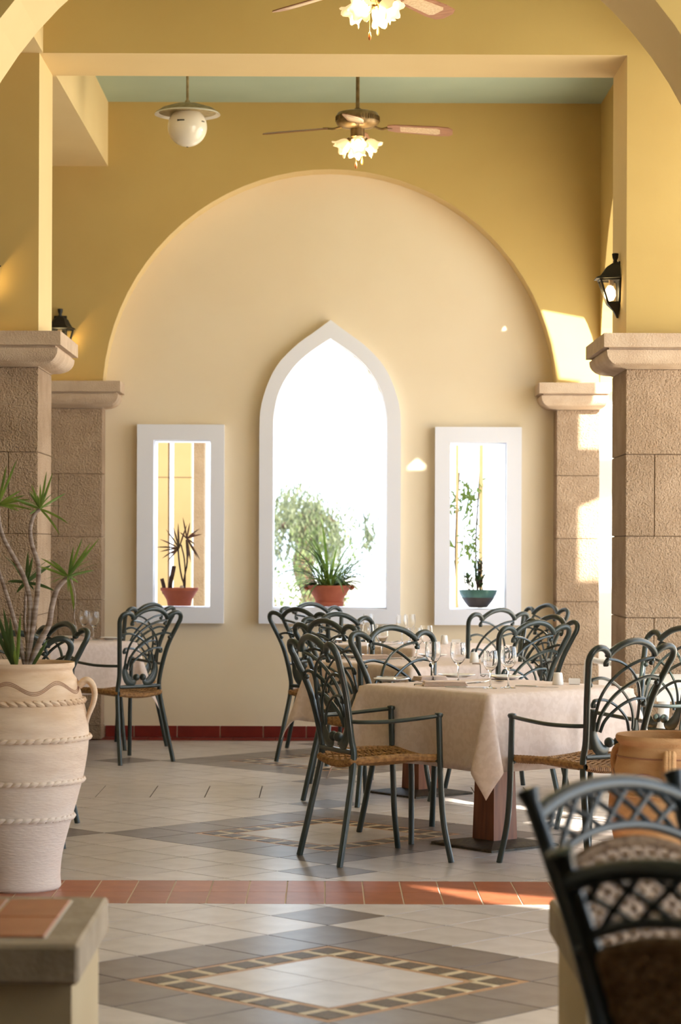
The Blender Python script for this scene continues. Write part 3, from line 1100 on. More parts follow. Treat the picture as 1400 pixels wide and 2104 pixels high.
RT = math.radians(38)
T1, T2, T3, T4 = (.774, 10.487), (.524, 12.68), (.60, 14.95), (-1.86, 15.30)
for (c, nm, r, sd) in ((T1, 'nearest', RT, 1), (T2, 'second', RT, 2), (T3, 'farthest', math.radians(40), 3), (T4, 'left', math.radians(36), 4)):
    table({'nearest': 'pedestal dining table nearest the camera, wooden column on an iron plate',
           'second': 'second pedestal dining table, sunlit orange column behind the nearest table',
           'farthest': 'farthest pedestal dining table below the niche windows',
           'left': 'pedestal dining table on the left beside the stone pilaster'}[nm], c[0], c[1], r)
    cloth({'nearest': 'beige damask tablecloth hanging in points on the nearest table',
           'second': 'beige tablecloth on the second table behind the nearest one',
           'farthest': 'beige tablecloth on the farthest table below the windows',
           'left': 'pale tablecloth on the left table beside the stone pilaster'}[nm], c[0], c[1], r, sd)

# ------------------------------------------------------------------ table settings
ZTOP = ZT + 0.0022


def wine_mesh(sc=1.0):
    h = 0.185 * sc
    outer = [(.001, .0), (.034, .0), (.0345, .0015), (.012, .005), (.0045, .012), (.0040, .05), (.0042, .075), (.008, .083), (.022, .094), (.033, .112),
             (.0375, .132), (.0365, .155), (.0330, .185)]
    inner = [(.0318, .185), (.0353, .155), (.0362, .132), (.0318, .113), (.021, .0965), (.008, .0875), (.001, .0865)]
    return MB().lathe([(r * sc, z * sc) for r, z in outer + inner], 28).mesh('wine_glass', M['glass'], 50)


WG = wine_mesh(1.0)
WG2 = wine_mesh(0.90)


def glass(label, x, y, me=WG, group=None):
    o = link('wine_glass', me)
    o.location = (x, y, ZTOP)
    return tag(o, label, 'wine glass', group)


glass('clear wine glass on the nearest table, leftmost of its four', *G(891, 1399, ZTOP)[:2])
glass('clear wine glass on the nearest table, second from left', *G(943, 1401, ZTOP)[:2])
glass('small clear wine glass at the front corner of the nearest table', *G(1009, 1413, ZTOP)[:2], me=WG2)
glass('clear wine glass on the nearest table, rightmost of its four', *G(1046, 1412, ZTOP)[:2])
glass('clear wine glass on the second table, leftmost of its row', *G(757, 1349, ZTOP)[:2])
glass('clear wine glass on the second table, seen over the crest of the tucked-in chair', *G(786, 1351, ZTOP)[:2])
glass('clear wine glass on the second table, right of the chair crest', *G(857, 1358, ZTOP)[:2])
glass('clear wine glass on the second table, rightmost of its row', *G(877, 1352, ZTOP)[:2])
glass('clear wine glass on the farthest table, leftmost below the pointed window', *G(758, 1318, ZTOP)[:2])
glass('clear wine glass on the farthest table, front of a close pair', *G(827, 1322, ZTOP)[:2])
glass('clear wine glass on the farthest table, back of a close pair', *G(843, 1319, ZTOP)[:2])
glass('clear wine glass on the left table, against the stone pilaster, left one', *G(173, 1312, ZTOP)[:2])
glass('clear wine glass on the left table, against the stone pilaster, right one', *G(193, 1315, ZTOP)[:2])


def plate(label, x, y, r=0.085):
    t = MB().lathe([(.001, .003), (r * .55, .003), (r * .62, .006), (r, .015), (r, .0175), (r * .62, .009), (r * .55, .006), (.001, .006)], 32).build('plate', M['porcelain'], None, 40)
    t.location = (x, y, ZTOP - .001)
    return tag(t, label, 'plate')


def knife(label, x, y, rz, z=0.0, L=0.19):
    t = thing('table_knife', label, 'knife', (x, y, ZTOP + z), rz)
    MB().cbox(-L / 2, 0, -.006, .006, .0015, .006, .0015).build('handle', M['steel'], t)
    MB().prism([(0, -.006), (L * .42, -.008), (L * .5, 0), (L * .42, .007), (0, .006)], 'z', .0018, .0034).build('knife_blade', M['steel'], t)
    return t


def fork(label, x, y, rz, z=0.0, tilt=0.0):
    t = thing('table_fork', label, 'fork', (x, y, ZTOP + z), rz)
    t.rotation_euler = (0, tilt, rz)
    MB().tube(spline([(-.10, 0, .003), (-.03, 0, .004), (.03, 0, .008), (.05, 0, .006)], 4), [.005] * 4 + [.0035] * 9, 6, flat=.5).build('handle', M['steel'], t)
    hd = MB().prism([(.045, -.004), (.06, -.011), (.068, -.011), (.068, .011), (.06, .011), (.045, .004)], 'z', .004, .006).build('fork_head', M['steel'], t)
    for k in range(4):
        MB().tube([(.066, -.0095 + k * .0063, .005), (.085, -.0095 + k * .0063, .009), (.10, -.0095 + k * .0063, .013)], .0014, 5).build('tine', M['steel'], hd)
    return t


def spoon(label, x, y, rz, z=0.0):
    t = thing('table_spoon', label, 'spoon', (x, y, ZTOP + z), rz)
    MB().tube(spline([(-.10, 0, .003), (-.03, 0, .004), (.03, 0, .010), (.045, 0, .008)], 4), [.0055] * 4 + [.0035] * 9, 6, flat=.5).build('handle', M['steel'], t)
    vs, fs = [], []
    for i in range(7):
        for k in range(12):
            r, a = i / 6, 2 * PI * k / 12
            vs.append((.072 + .03 * r * math.cos(a), .019 * r * math.sin(a), .003 + .007 * r * r))
    for i in range(6):
        for k in range(12): fs.append((i * 12 + k, i * 12 + (k + 1) % 12, i * 12 + 12 + (k + 1) % 12, i * 12 + 12 + k))
    MB().add(vs, fs).build('bowl', M['steel'], t, 60)
    return t


def napkin(label, x, y, rz, sx=.10, sy=.055):
    t = thing('folded_napkin', label, 'napkin', (x, y, ZTOP), rz)
    for k in range(4):
        mb = MB().cbox(-sx + .002 * k, sx - .003 * k, -sy, sy - .003 * k, .001 + k * .0055, .0058 + k * .0055, .002)
        mb.build('fold', M['napkin'], t)
    return t


def shaker(label, x, y):
    o = MB().lathe([(.001, 0), (.025, 0), (.0265, .003), (.020, .052), (.017, .056), (.001, .057)], 24).build('salt_shaker', M['porcelain'], None, 40)
    o.location = (x, y, ZTOP)
    return tag(o, label, 'salt shaker')


def dish(label, x, y, rz):
    mb = MB()
    prof = [(.030, 0), (.036, .002), (.038, .026), (.033, .026), (.030, .008), (.001, .008)]
    mb.lathe(prof, 4, mod=None)
    o = mb.build('ashtray', M['porcelain'], None)
    o.location = (x, y, ZTOP); o.rotation_euler = (0, 0, rz)
    return tag(o, label, 'ashtray')


def clip(label, x, y, rz):
    """metal cloth clip hooked over the table edge"""
    t = thing('tablecloth_clip', label, 'clip', (x, y, ZTOP), rz)
    MB().tube(spline([(0, .05, .004), (0, 0, .005), (0, -.012, .0), (0, -.016, -.05), (.005, -.018, -.058), (.02, -.018, -.062), (.032, -.018, -.055), (.025, -.018, -.050), (.008, -.018, -.052)], 4), .0022, 6).build('clip_wire', M['darksteel'], t, 60)
    return t


def at_table(px, py):
    p = G(px, py, ZTOP)
    return p.x, p.y


plate('white side plate at the left end of the nearest table', *at_table(806, 1400))
plate('white side plate behind the folded napkin on the nearest table', *at_table(940, 1391), r=.09)
plate('white side plate beyond the glasses on the nearest table', *at_table(1040, 1394))
knife('butter knife across the left side plate of the nearest table', *at_table(808, 1399), .35, z=.017, L=.16)
knife('butter knife across the side plate beyond the glasses', *at_table(1020, 1393), .1, z=.017, L=.15)
napkin('folded beige napkin at the front edge of the nearest table', *at_table(915, 1408), .05)
napkin('folded beige napkin behind the front napkin on the nearest table', *at_table(884, 1398), .5, .075, .045)
knife('dinner knife lying beside the front napkin on the nearest table', *at_table(960, 1412), .1)
fork('fork lying with tines up between the glasses on the nearest table', *at_table(972, 1403), .55)
spoon('soup spoon lying behind the small wine glass on the nearest table', *at_table(1000, 1402), .4)
knife('dinner knife lying across the right part of the nearest table', *at_table(1105, 1410), -.5, L=.21)
shaker('white tapered salt shaker on the nearest table beside the right chair', *at_table(1148, 1405))
dish('white square ashtray beside the salt shaker on the nearest table', *at_table(1182, 1404), RT)
clip('bent metal cloth clip on the front edge of the nearest table', *at_table(857, 1407), math.radians(-52))
shaker('white tapered salt shaker on the second table', *at_table(976, 1360))
dish('white square ashtray on the second table', *at_table(1000, 1359), RT)
clip('bent metal cloth clip on the second table', *at_table(985, 1365), RT)
plate('white side plate on the second table by the left chair', *at_table(720, 1350), r=.085)
plate('white side plate on the second table behind the glasses', *at_table(890, 1349), r=.085)
napkin('folded beige napkin on the second table', *at_table(770, 1353), .1, .085, .05)
knife('dinner knife on the second table', *at_table(740, 1355), .1)
fork('fork on the second table', *at_table(810, 1356), .3)
spoon('spoon on the second table', *at_table(835, 1353), .4)
shaker('white tapered salt shaker on the farthest table', *at_table(914, 1322))
dish('white square ashtray on the farthest table', *at_table(938, 1321), RT)
plate('white side plate on the farthest table', *at_table(700, 1318), r=.085)
fork('fork on the farthest table', *at_table(790, 1321), .3)
spoon('spoon on the farthest table', *at_table(815, 1325), .4)
plate('white side plate on the left table near the armchair', *at_table(232, 1316), r=.085)
plate('white side plate on the left table behind the dragon tree', *at_table(140, 1314), r=.085)
knife('dinner knife on the left table', *at_table(205, 1318), .3)
napkin('folded beige napkin on the left table', *at_table(165, 1317), .2, .08, .05)


# ------------------------------------------------------------------ lattice-backed chairs in the foreground
def make_lattice_chair(matw):
    root = thing('lattice_chair', 'chair', 'chair')
    m = M['bluemetal']

    def by(z):
        tab = [(0, -.05), (.43, .02), (.62, -.02), (.93, -.13)]
        for (a, ya), (b, yb) in zip(tab, tab[1:]):
            if z <= b: return ya + (yb - ya) * (z - a) / (b - a)
        return tab[-1][1]

    def q(s, z):
        return Vector((s, by(z), z))
    for s in (-1, 1):
        pts = spline([q(s * .225, 0), q(s * .205, .22), q(s * .198, .43), q(s * .205, .6), q(s * .22, .78), q(s * .235, .905)], 5)
        po = MB().tube(pts, 0.0155, 12).build('post', m, root, 50)
        f = MB()
        e = q(s * .235, .905); d = (e - q(s * .22, .78)).normalized()
        f.tube([e - d * .02, e, e + d * .006, e + d * .010], [.0155, .021, .022, .012], 12)
        f.build('finial', m, po, 40)
        fl = spline([(s * .23, .41, 0), (s * .222, .40, .22), (s * .220, .39, .43), (s * .235, .38, .64)], 5)
        MB().tube(fl, .014, 10).build('leg', m, root, 50)
        ar = spline([(s * .235, .38, .64), (s * .25, .28, .655), (s * .245, .14, .65), (s * .212, by(.63), .63)], 5)
        MB().tube(ar, .013, 10, flat=.8).build('armrest', m, root, 50)
    top = lambda s: .90 - .055 * (s / .225) ** 2 * 1.0 + .0
    low = lambda s: .815 - .085 * (s / .215) ** 2
    n = 16
    MB().tube([q(-.228 + .456 * i / n, .905 - .040 * abs((-.228 + .456 * i / n) / .228) ** 2.2) for i in range(n + 1)], .0165, 10).build('crest_rail', m, root, 50)
    MB().tube([q(-.216 + .432 * i / n, .828 - .042 * abs((-.216 + .432 * i / n) / .216) ** 2.2) for i in range(n + 1)], .0095, 8).build('lower_rail', m, root, 50)
    ztop = lambda s: .898 - .040 * abs(s / .228) ** 2.2
    zlow = lambda s: .832 - .042 * abs(s / .216) ** 2.2
    for d in (-1, 1):
        for k in range(-3, 4):
            a = (k + .25 * d) * .078
            pts = []
            for i in range(9):
                t = i / 8
                s_ = a + d * (t - .5) * .10
                if abs(s_) > .212: continue
                pts.append(q(s_, zlow(s_) + (ztop(s_) - zlow(s_)) * t))
            if len(pts) > 2:
                MB().tube(pts, .0072, 6, flat=.8).build('lattice_bar', m, root, 50)
    # woven back panel with arched rim
    zt = lambda s: .797 - .040 * abs(s / .2) ** 2.2
    zb = .47
    nu, nv = 14, 10
    vs = []
    for j in range(nv + 1):
        for i in range(nu + 1):
            s_ = (-1 + 2 * i / nu) * .195
            z = zb + (zt(s_) - zb) * j / nv
            vs.append(q(s_, z) + Vector((0, .004, 0)))
    k0 = len(vs)
    vs += [v + Vector((0, -.008, 0)) for v in vs]
    fs = []
    for j in range(nv):
        for i in range(nu):
            a = j * (nu + 1) + i
            fs += [(a, a + 1, a + nu + 2, a + nu + 1), (k0 + a, k0 + a + nu + 1, k0 + a + nu + 2, k0 + a + 1)]
    pn = MB().add(vs, fs).build('woven_panel', matw, root, 60)
    rim = [q(-.198, zb + (zt(.198) - zb) * k / 6) for k in range(6)] + [q(-.198 + .396 * i / 40, zt(-.198 + .396 * i / 40)) for i in range(41)] + [q(.198, zb + (zt(.198) - zb) * (5 - k) / 6) for k in range(6)]
    dn = []
    for a, b in zip(rim, rim[1:]):
        for k in range(3): dn.append(a.lerp(b, k / 3))
    dn.append(rim[-1])
    MB().tube(dn, [.0125 if i % 2 else .0105 for i in range(len(dn))], 7).build('panel_rim', matw, pn, 25)
    wv = MB()
    for k in range(24):
        t = (k + .5) / 24
        wv.tube([q(s_, zb + (zt(s_) - zb) * t) + Vector((0, (.007 if (i + k) % 2 else -.007), 0)) for i, s_ in enumerate([-.19 + .38 * i / 18 for i in range(19)])], .0062, 4, caps=False)
    for k in range(10):
        s_ = -.175 + .35 * k / 9
        wv.tube([q(s_, zb + (zt(s_) - zb) * i / 24) for i in range(25)], .0055, 4, caps=False)
    tag(wv.build('weave', matw, pn), kind='stuff')
    # seat
    st = MB()
    vs = []
    for dz in (0, -.02):
        for j in range(9):
            for i in range(9):
                u, v = -1 + i / 4, j / 8
                vs.append((u * (.195 + .03 * v), .03 + .37 * v, .435 + dz + .012 * u * u - .012 * math.sin(PI * v)))
    fs = []
    for j in range(8):
        for i in range(8):
            a = j * 9 + i
            fs += [(a, a + 1, a + 10, a + 9), (81 + a, 81 + a + 9, 81 + a + 10, 81 + a + 1)]
    so = st.add(vs, fs).build('seat', matw, root, 60)
    ring = [(-.195, .03), (-.21, .21), (-.225, .40), (0, .41), (.225, .40), (.21, .21), (.195, .03), (0, .025), (-.195, .03)]
    rp = []
    for a, b in zip(ring, ring[1:]):
        for k in range(16): rp.append((a[0] + (b[0] - a[0]) * k / 16, a[1] + (b[1] - a[1]) * k / 16, .435))
    MB().tube(rp, [.017 if i % 2 else .015 for i in range(len(rp))], 7, caps=False).build('seat_rim', matw, so, 25)
    return root


lc = make_lattice_chair(M['wicker_grey'])
lc.location = (.618, 4.28, 0); lc.rotation_euler = (0, 0, face(.74, -.68))
tag(lc, 'blue-grey metal chair with lattice crest and woven back panel, farther of the two foreground chairs', 'chair', 'lattice-backed chairs in the foreground')
lc2 = copy_tree(lc)
lc2.location = (.590, 3.25, 0); lc2.rotation_euler = (0, 0, face(.74, .67))
tag(lc2, 'dark lattice-backed chair in shadow, closest to the camera at the lower right corner', 'chair', 'lattice-backed chairs in the foreground')
#__PART3__


# ------------------------------------------------------------------ jars and plants
def interp(prof, z):
    for (r0, z0), (r1, z1) in zip(prof, prof[1:]):
        if z0 <= z <= z1:
            return r0 + (r1 - r0) * (z - z0) / max(1e-6, z1 - z0)
    return prof[-1][0]


def smooth_prof(prof, n=5):
    return [(p.x, p.y) for p in spline([Vector((r, z, 0)) for r, z in prof], n)]


def rope_band(prof, z, tilt, n, r, parent, m):
    R = interp(prof, z)
    pts, rs = [], []
    cnt = n * 6
    mb = MB()
    for k in range(n):
        a = 2 * PI * k / n
        a2 = a + 2 * PI / n * 1.25
        pts = []
        for i in range(5):
            t = i / 4
            w = a + (a2 - a) * t
            zz = z + (t - .5) * r * 1.5 * tilt
            pts.append(((R + r * .25) * math.cos(w), (R + r * .25) * math.sin(w), zz))
        mb.tube(pts, [r * .35, r * .8, r, r * .8, r * .35], 6)
    return mb.build('rope_band', m, parent, 40)


def jar_body(prof, inner_r, inner_z, m, parent, seg=64):
    sp = smooth_prof(prof, 6)
    full = [(0.001, 0.0)] + [(r * .999, z) for r, z in sp] + [(inner_r + .012, prof[-1][1] - .004), (inner_r, prof[-1][1] - .03), (inner_r + .005, inner_z), (0.001, inner_z)]
    return MB().lathe(full, seg).build('jar', m, parent, 50), sp


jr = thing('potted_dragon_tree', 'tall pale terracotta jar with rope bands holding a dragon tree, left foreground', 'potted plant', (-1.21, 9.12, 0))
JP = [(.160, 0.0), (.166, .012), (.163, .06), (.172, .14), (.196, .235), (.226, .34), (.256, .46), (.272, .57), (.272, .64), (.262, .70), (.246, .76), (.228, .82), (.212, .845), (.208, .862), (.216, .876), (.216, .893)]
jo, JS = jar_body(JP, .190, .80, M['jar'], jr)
for z, tl, n in ((.742, -1, 46), (.598, .6, 50), (.430, .6, 48), (.285, .8, 40)):
    rope_band(JS, z, tl, n, .0115, jo, M['jar'])
for ang in (math.radians(-2), math.radians(118), math.radians(-122)):
    ca, sa = math.cos(ang), math.sin(ang)
    pts = spline([(.235, .0, .800), (.262, 0, .822), (.285, 0, .810), (.298, 0, .772), (.292, 0, .730), (.276, 0, .690), (.266, 0, .655), (.264, 0, .62)], 4)
    pts = [(p.x * ca, p.x * sa, p.z) for p in pts]
    n = len(pts)
    MB().tube(pts, [.022 - .012 * i / (n - 1) for i in range(n)], 10, flat=.7).build('handle', M['jar'], jo, 50)
for off in (0, .006, .012):
    pts = []
    for k in range(241):
        w = 2 * PI * k / 240
        z = .805 + .020 * math.sin(7 * w + .6) - off
        R = interp(JS, z) + .0005
        pts.append((R * math.cos(w), R * math.sin(w), z))
    MB().tube(pts, .0013, 4, caps=False).build('incised_wave', M['jar_line'], jo)
MB().lathe([(.001, .80), (.19, .80), (.188, .812), (.001, .825)], 24).build('soil', M['soil'], jr)
JB = Vector((-1.21, 9.12, 0))


def JW(px, py, dy=0.0):
    return P(px, py, 9.12 + dy) - JB


stems = [
    [(58, 1368), (60, 1300), (62, 1240), (50, 1190), (30, 1150), (8, 1110), (-2, 1075), (-4, 1040)],
    [(56, 1368), (70, 1280), (77, 1220), (79, 1165), (66, 1122), (62, 1090), (70, 1060), (82, 1048)],
    [(62, 1368), (84, 1318), (101, 1286), (107, 1250), (118, 1212), (140, 1188)],
    [(52, 1368), (36, 1300), (22, 1250), (6, 1200), (-8, 1160), (-16, 1120)],
    [(60, 1340), (51, 1290), (52, 1250), (54, 1200)],
]
tips = []
for i, st in enumerate(stems):
    dep = [.02, .0, -.03, .05, .09][i]
    pts = spline([JW(a, b, dep * k / (len(st) - 1)) for k, (a, b) in enumerate(st)], 5)
    r0, r1 = ((.0112, .0075), (.0108, .0072), (.0125, .0098), (.0095, .007), (.006, .005))[i]
    n = len(pts)
    MB().tube(pts, [r0 + (r1 - r0) * k / (n - 1) for k in range(n)], 10).build('stem', M['bark'], jr, 60)
    tips.append((pts[-1], dep))


def tuft(tip, targets, wid, m, parent, dep=0.0):
    """leaves from a stem tip towards the given places"""
    if len(targets) > 6:
        for k in range(9):
            a = 2 * PI * k / 9 + random.uniform(-.2, .2)
            el = random.uniform(-.2, 1.0)
            d = Vector((math.cos(a) * math.cos(el), math.sin(a) * math.cos(el), math.sin(el)))
            MB().blade(tip, d, random.uniform(.09, .16), wid * .8, random.uniform(.3, .9), 6, .22).build('leaf', m, parent, 60)
    for (px, py, dr) in targets:
        e = JW(px, py, dep + random.uniform(-.06, .06))
        d = e - tip
        L = d.length * 1.06
        d0 = d.normalized() + Vector((0, 0, dr * .5))
        MB().blade(tip + Vector((0, random.uniform(-.01, .01), 0)), d0, L, wid, dr, 7, .22, side=d0.cross(Vector((0.1, 1, .15)))).build('leaf', m, parent, 60)


tuft(tips[0][0], [(32, 952, .0), (12, 962, .0), (-25, 960, 0), (40, 1012, .15), (48, 1022, .2), (62, 1052, .35), (36, 1053, .4), (-30, 1060, .4), (58, 1030, .2)], .0125, M['leaf'], jr)
tuft(tips[1][0], [(94, 975, .0), (106, 977, .0), (65, 1000, .05), (60, 1015, .1), (132, 1018, .12), (137, 1078, .3), (118, 1100, .5), (40, 1035, .2), (28, 1028, .15), (62, 1060, .5), (82, 1000, 0)], .0115, M['leaf'], jr)
tuft(tips[2][0], [(200, 1113, .0), (168, 1112, .0), (150, 1128, .0), (185, 1120, .05), (192, 1175, .25), (86, 1152, .35), (105, 1155, .4), (82, 1168, .25), (150, 1262, .9), (160, 1200, .4), (178, 1135, .1)], .0125, M['leaf'], jr)
tuft(tips[4][0], [(57, 1140, .0), (66, 1150, .0), (28, 1160, .05), (17, 1198, .3), (105, 1164, .1), (110, 1218, .4), (35, 1222, .5)], .016, M['leafdark'], jr, .09)
tuft(JW(28, 1372, -.03), [(-6, 1262, .0), (8, 1258, .0), (-14, 1290, .1), (22, 1275, .02)], .022, M['leafdark'], jr, -.03)
tuft(JW(34, 1372, -.06), [(42, 1270, .0), (40, 1300, .0), (20, 1290, .0)], .017, M['leaf'], jr, -.05)
tuft(JW(66, 1374, -.08), [(98, 1318, .0), (92, 1330, .05)], .017, M['leafdark'], jr, -.08)
MB().tube(spline([JW(146, 1190, -.03), JW(155, 1225, -.04), JW(153, 1270, -.04), JW(160, 1300, -.04)], 4), .0022, 5).build('dry_leaf', M['bark'], jr)

# short orange jar on the right
j2 = thing('terracotta_jar', 'short orange terracotta jar with looped handle at the right edge', 'jar', (1.345, 8.95, 0))
JP2 = [(.155, 0.0), (.160, .012), (.175, .08), (.215, .20), (.240, .32), (.238, .40), (.226, .47), (.212, .53), (.203, .575), (.200, .590), (.212, .606), (.216, .618), (.212, .630)]
jo2, JS2 = jar_body(JP2, .178, .30, M['jar2'], j2)
for ang in (math.radians(-100), math.radians(20), math.radians(140)):
    ca, sa = math.cos(ang), math.sin(ang)
    pts = spline([(.200, 0, .560), (.228, 0, .572), (.250, 0, .555), (.256, 0, .515), (.248, 0, .47), (.240, 0, .435)], 4)
    hb = MB()
    for s in (-1, 0, 1):
        pp = [(p.x * ca - s * .012 * sa, p.x * sa + s * .012 * ca, p.z) for p in pts]
        hb.tube(pp, [.0135] * (len(pp) - 2) + [.017, .014], 8)
    hb.build('handle', M['jar2'], jo2, 60)
for base, amp, fr in ((.548, 0.0, 0), (.475, .016, 6)):
    pts = []
    for k in range(241):
        w = 2 * PI * k / 240
        z = base + amp * math.sin(fr * w + 2.2)
        R = interp(JS2, z) + .0005
        pts.append((R * math.cos(w), R * math.sin(w), z))
    MB().tube(pts, .0035, 4, caps=False).build('incised_wave', M['jar_line'], jo2)
rope_band(JS2, .405, .5, 44, .006, jo2, M['jar2'])


# window bowls
def bowl(parent, prof, m, seg=40):
    R, H = prof[-1]
    full = [(.001, 0)] + prof + [(R - .012, H - .002), (R - .03, H - .03), (.001, H - .04)]
    return MB().lathe(full, seg).build('bowl', m, parent, 45)


YS = 16.46
# left window: reddish dragon plant with driftwood
c = P(369, 1250, YS)
t = thing('potted_red_dracaena', 'clay bowl with a reddish spiky plant and driftwood in the left window', 'potted plant', (c.x, YS, .931))
bowl(t, [(.082, .0), (.085, .01), (.088, .03), (.093, .045), (.128, .105), (.134, .108), (.136, .128)], M['pot'])
MB().lathe([(.001, .095), (.118, .098), (.001, .112)], 20).build('soil', M['soil'], t)


def LW(px, py, dy=0.0):
    return P(px, py, YS + dy) - Vector((c.x, YS, .931))


MB().tube(spline([LW(377, 1218), LW(378, 1200), LW(374, 1188), LW(369, 1160), LW(366, 1128)], 4), .006, 6).build('stem', M['darkbark'], t, 60)
MB().tube(spline([LW(378, 1215, .01), LW(379, 1190, .01), LW(385, 1155, .01), LW(383, 1110, .01)], 4), .006, 6).build('stem', M['darkbark'], t, 60)
MB().tube(spline([LW(380, 1215, .01), LW(381, 1192, .01), LW(379, 1150, .01), LW(372, 1120, .01)], 4), .005, 6).build('stem', M['darkbark'], t, 60)
for (bx, by, tg) in ((368, 1128, [(322, 1126), (330, 1110), (342, 1090), (356, 1085), (366, 1078), (345, 1155), (335, 1148), (352, 1140), (330, 1135), (365, 1090), (384, 1080)]),
                     (384, 1108, [(376, 1066), (390, 1076), (402, 1098), (409, 1088), (414, 1099), (398, 1130), (404, 1145), (392, 1155), (388, 1148), (400, 1120), (410, 1150), (370, 1095)])):
    for (px, py) in tg:
        d = LW(px, py, random.uniform(-.06, .06)) - LW(bx, by)
        MB().blade(LW(bx, by), d.normalized() + Vector((0, 0, .1)), d.length * 1.05, .014, .25, 5, .2, side=d.cross(Vector((0, 1, .1)))).build('leaf', M['leafred'], t)
for pl, r in (([(339, 1222), (337, 1205), (333, 1190)], .014), ([(350, 1222), (351, 1200), (355, 1180), (358, 1164)], .016), ([(350, 1222), (344, 1216), (336, 1222)], .016)):
    MB().tube(spline([LW(a, b, -.02) for a, b in pl], 3), r, 7).build('driftwood', M['darkbark'], t, 50)
MB().sphere(LW(374, 1208, -.03), .015, 10, 8).build('pebble', M['capstone'], t, 60)

# centre window: clay bowl with spider plant
c = P(677, 1251, YS)
t = thing('potted_spider_plant', 'wide clay bowl with a green spider plant in the pointed window', 'potted plant', (c.x, YS, .931))
bowl(t, [(.098, 0), (.102, .004), (.104, .030), (.096, .034), (.108, .060), (.150, .128), (.158, .140), (.160, .150)], M['pot'])
for s in (-1, 1):
    MB().tube(spline([(s * .145, -.02, .120), (s * .172, -.02, .135), (s * .160, -.02, .150)], 4), .011, 7).build('lug', M['pot'], t, 60)
MB().lathe([(.001, .12), (.14, .125), (.001, .14)], 20).build('soil', M['soil'], t)
rnd = random.Random(5)
for k in range(150):
    a = rnd.uniform(0, 2 * PI)
    el = rnd.uniform(.25, 1.35)
    L = rnd.uniform(.24, .50) * (.62 if el < .75 else 1.0)
    d = Vector((math.cos(a) * math.cos(el), math.sin(a) * math.cos(el) * .35, math.sin(el)))
    b0 = Vector((math.cos(a) * rnd.uniform(0, .10), math.sin(a) * rnd.uniform(0, .08), .135))
    MB().blade(b0, d, L, rnd.uniform(.016, .026), rnd.uniform(1.2, 2.6), 9, .2).build('leaf', M['leaf'] if k % 3 else M['leafdark'], t, 60)

# right window: two-tone glazed bowl with a twiggy shrub
c = P(983, 1252, YS)
t = thing('potted_twiggy_shrub', 'teal and brown glazed bowl with a twiggy shrub in the right window', 'potted plant', (c.x, YS, .926))
bo = bowl(t, [(.062, 0), (.068, .004), (.090, .030), (.118, .070), (.132, .095), (.139, .118), (.141, .126)], M['potgreen'])
MB().lathe([(.0625, 0), (.0685, .004), (.0905, .030), (.1185, .070), (.1190, .072)], 40).build('lower_glaze', M['potbrown'], bo, 45)
MB().lathe([(.001, .095), (.115, .10), (.001, .118)], 20).build('soil', M['soil'], t)
for k in range(13):
    x0_ = rnd.uniform(-.06, .06)
    p = Vector((x0_, rnd.uniform(-.04, .04), .10))
    h = rnd.uniform(.10, .26)
    e = p + Vector((rnd.uniform(-.07, .07), rnd.uniform(-.03, .03), h))
    mid = p.lerp(e, .5) + Vector((rnd.uniform(-.02, .02), 0, 0))
    MB().tube(spline([p, mid, e], 4), .0040, 5).build('twig', M['darkbark'], t)
    for q_ in range(7):
        b0 = p.lerp(e, rnd.uniform(.3, 1.0))
        d = Vector((rnd.uniform(-1, 1), rnd.uniform(-1, 1), rnd.uniform(.1, 1)))
        MB().blade(b0, d, rnd.uniform(.035, .065), .024, .3, 3, .2).build('leaf', M['leafdark'], t)


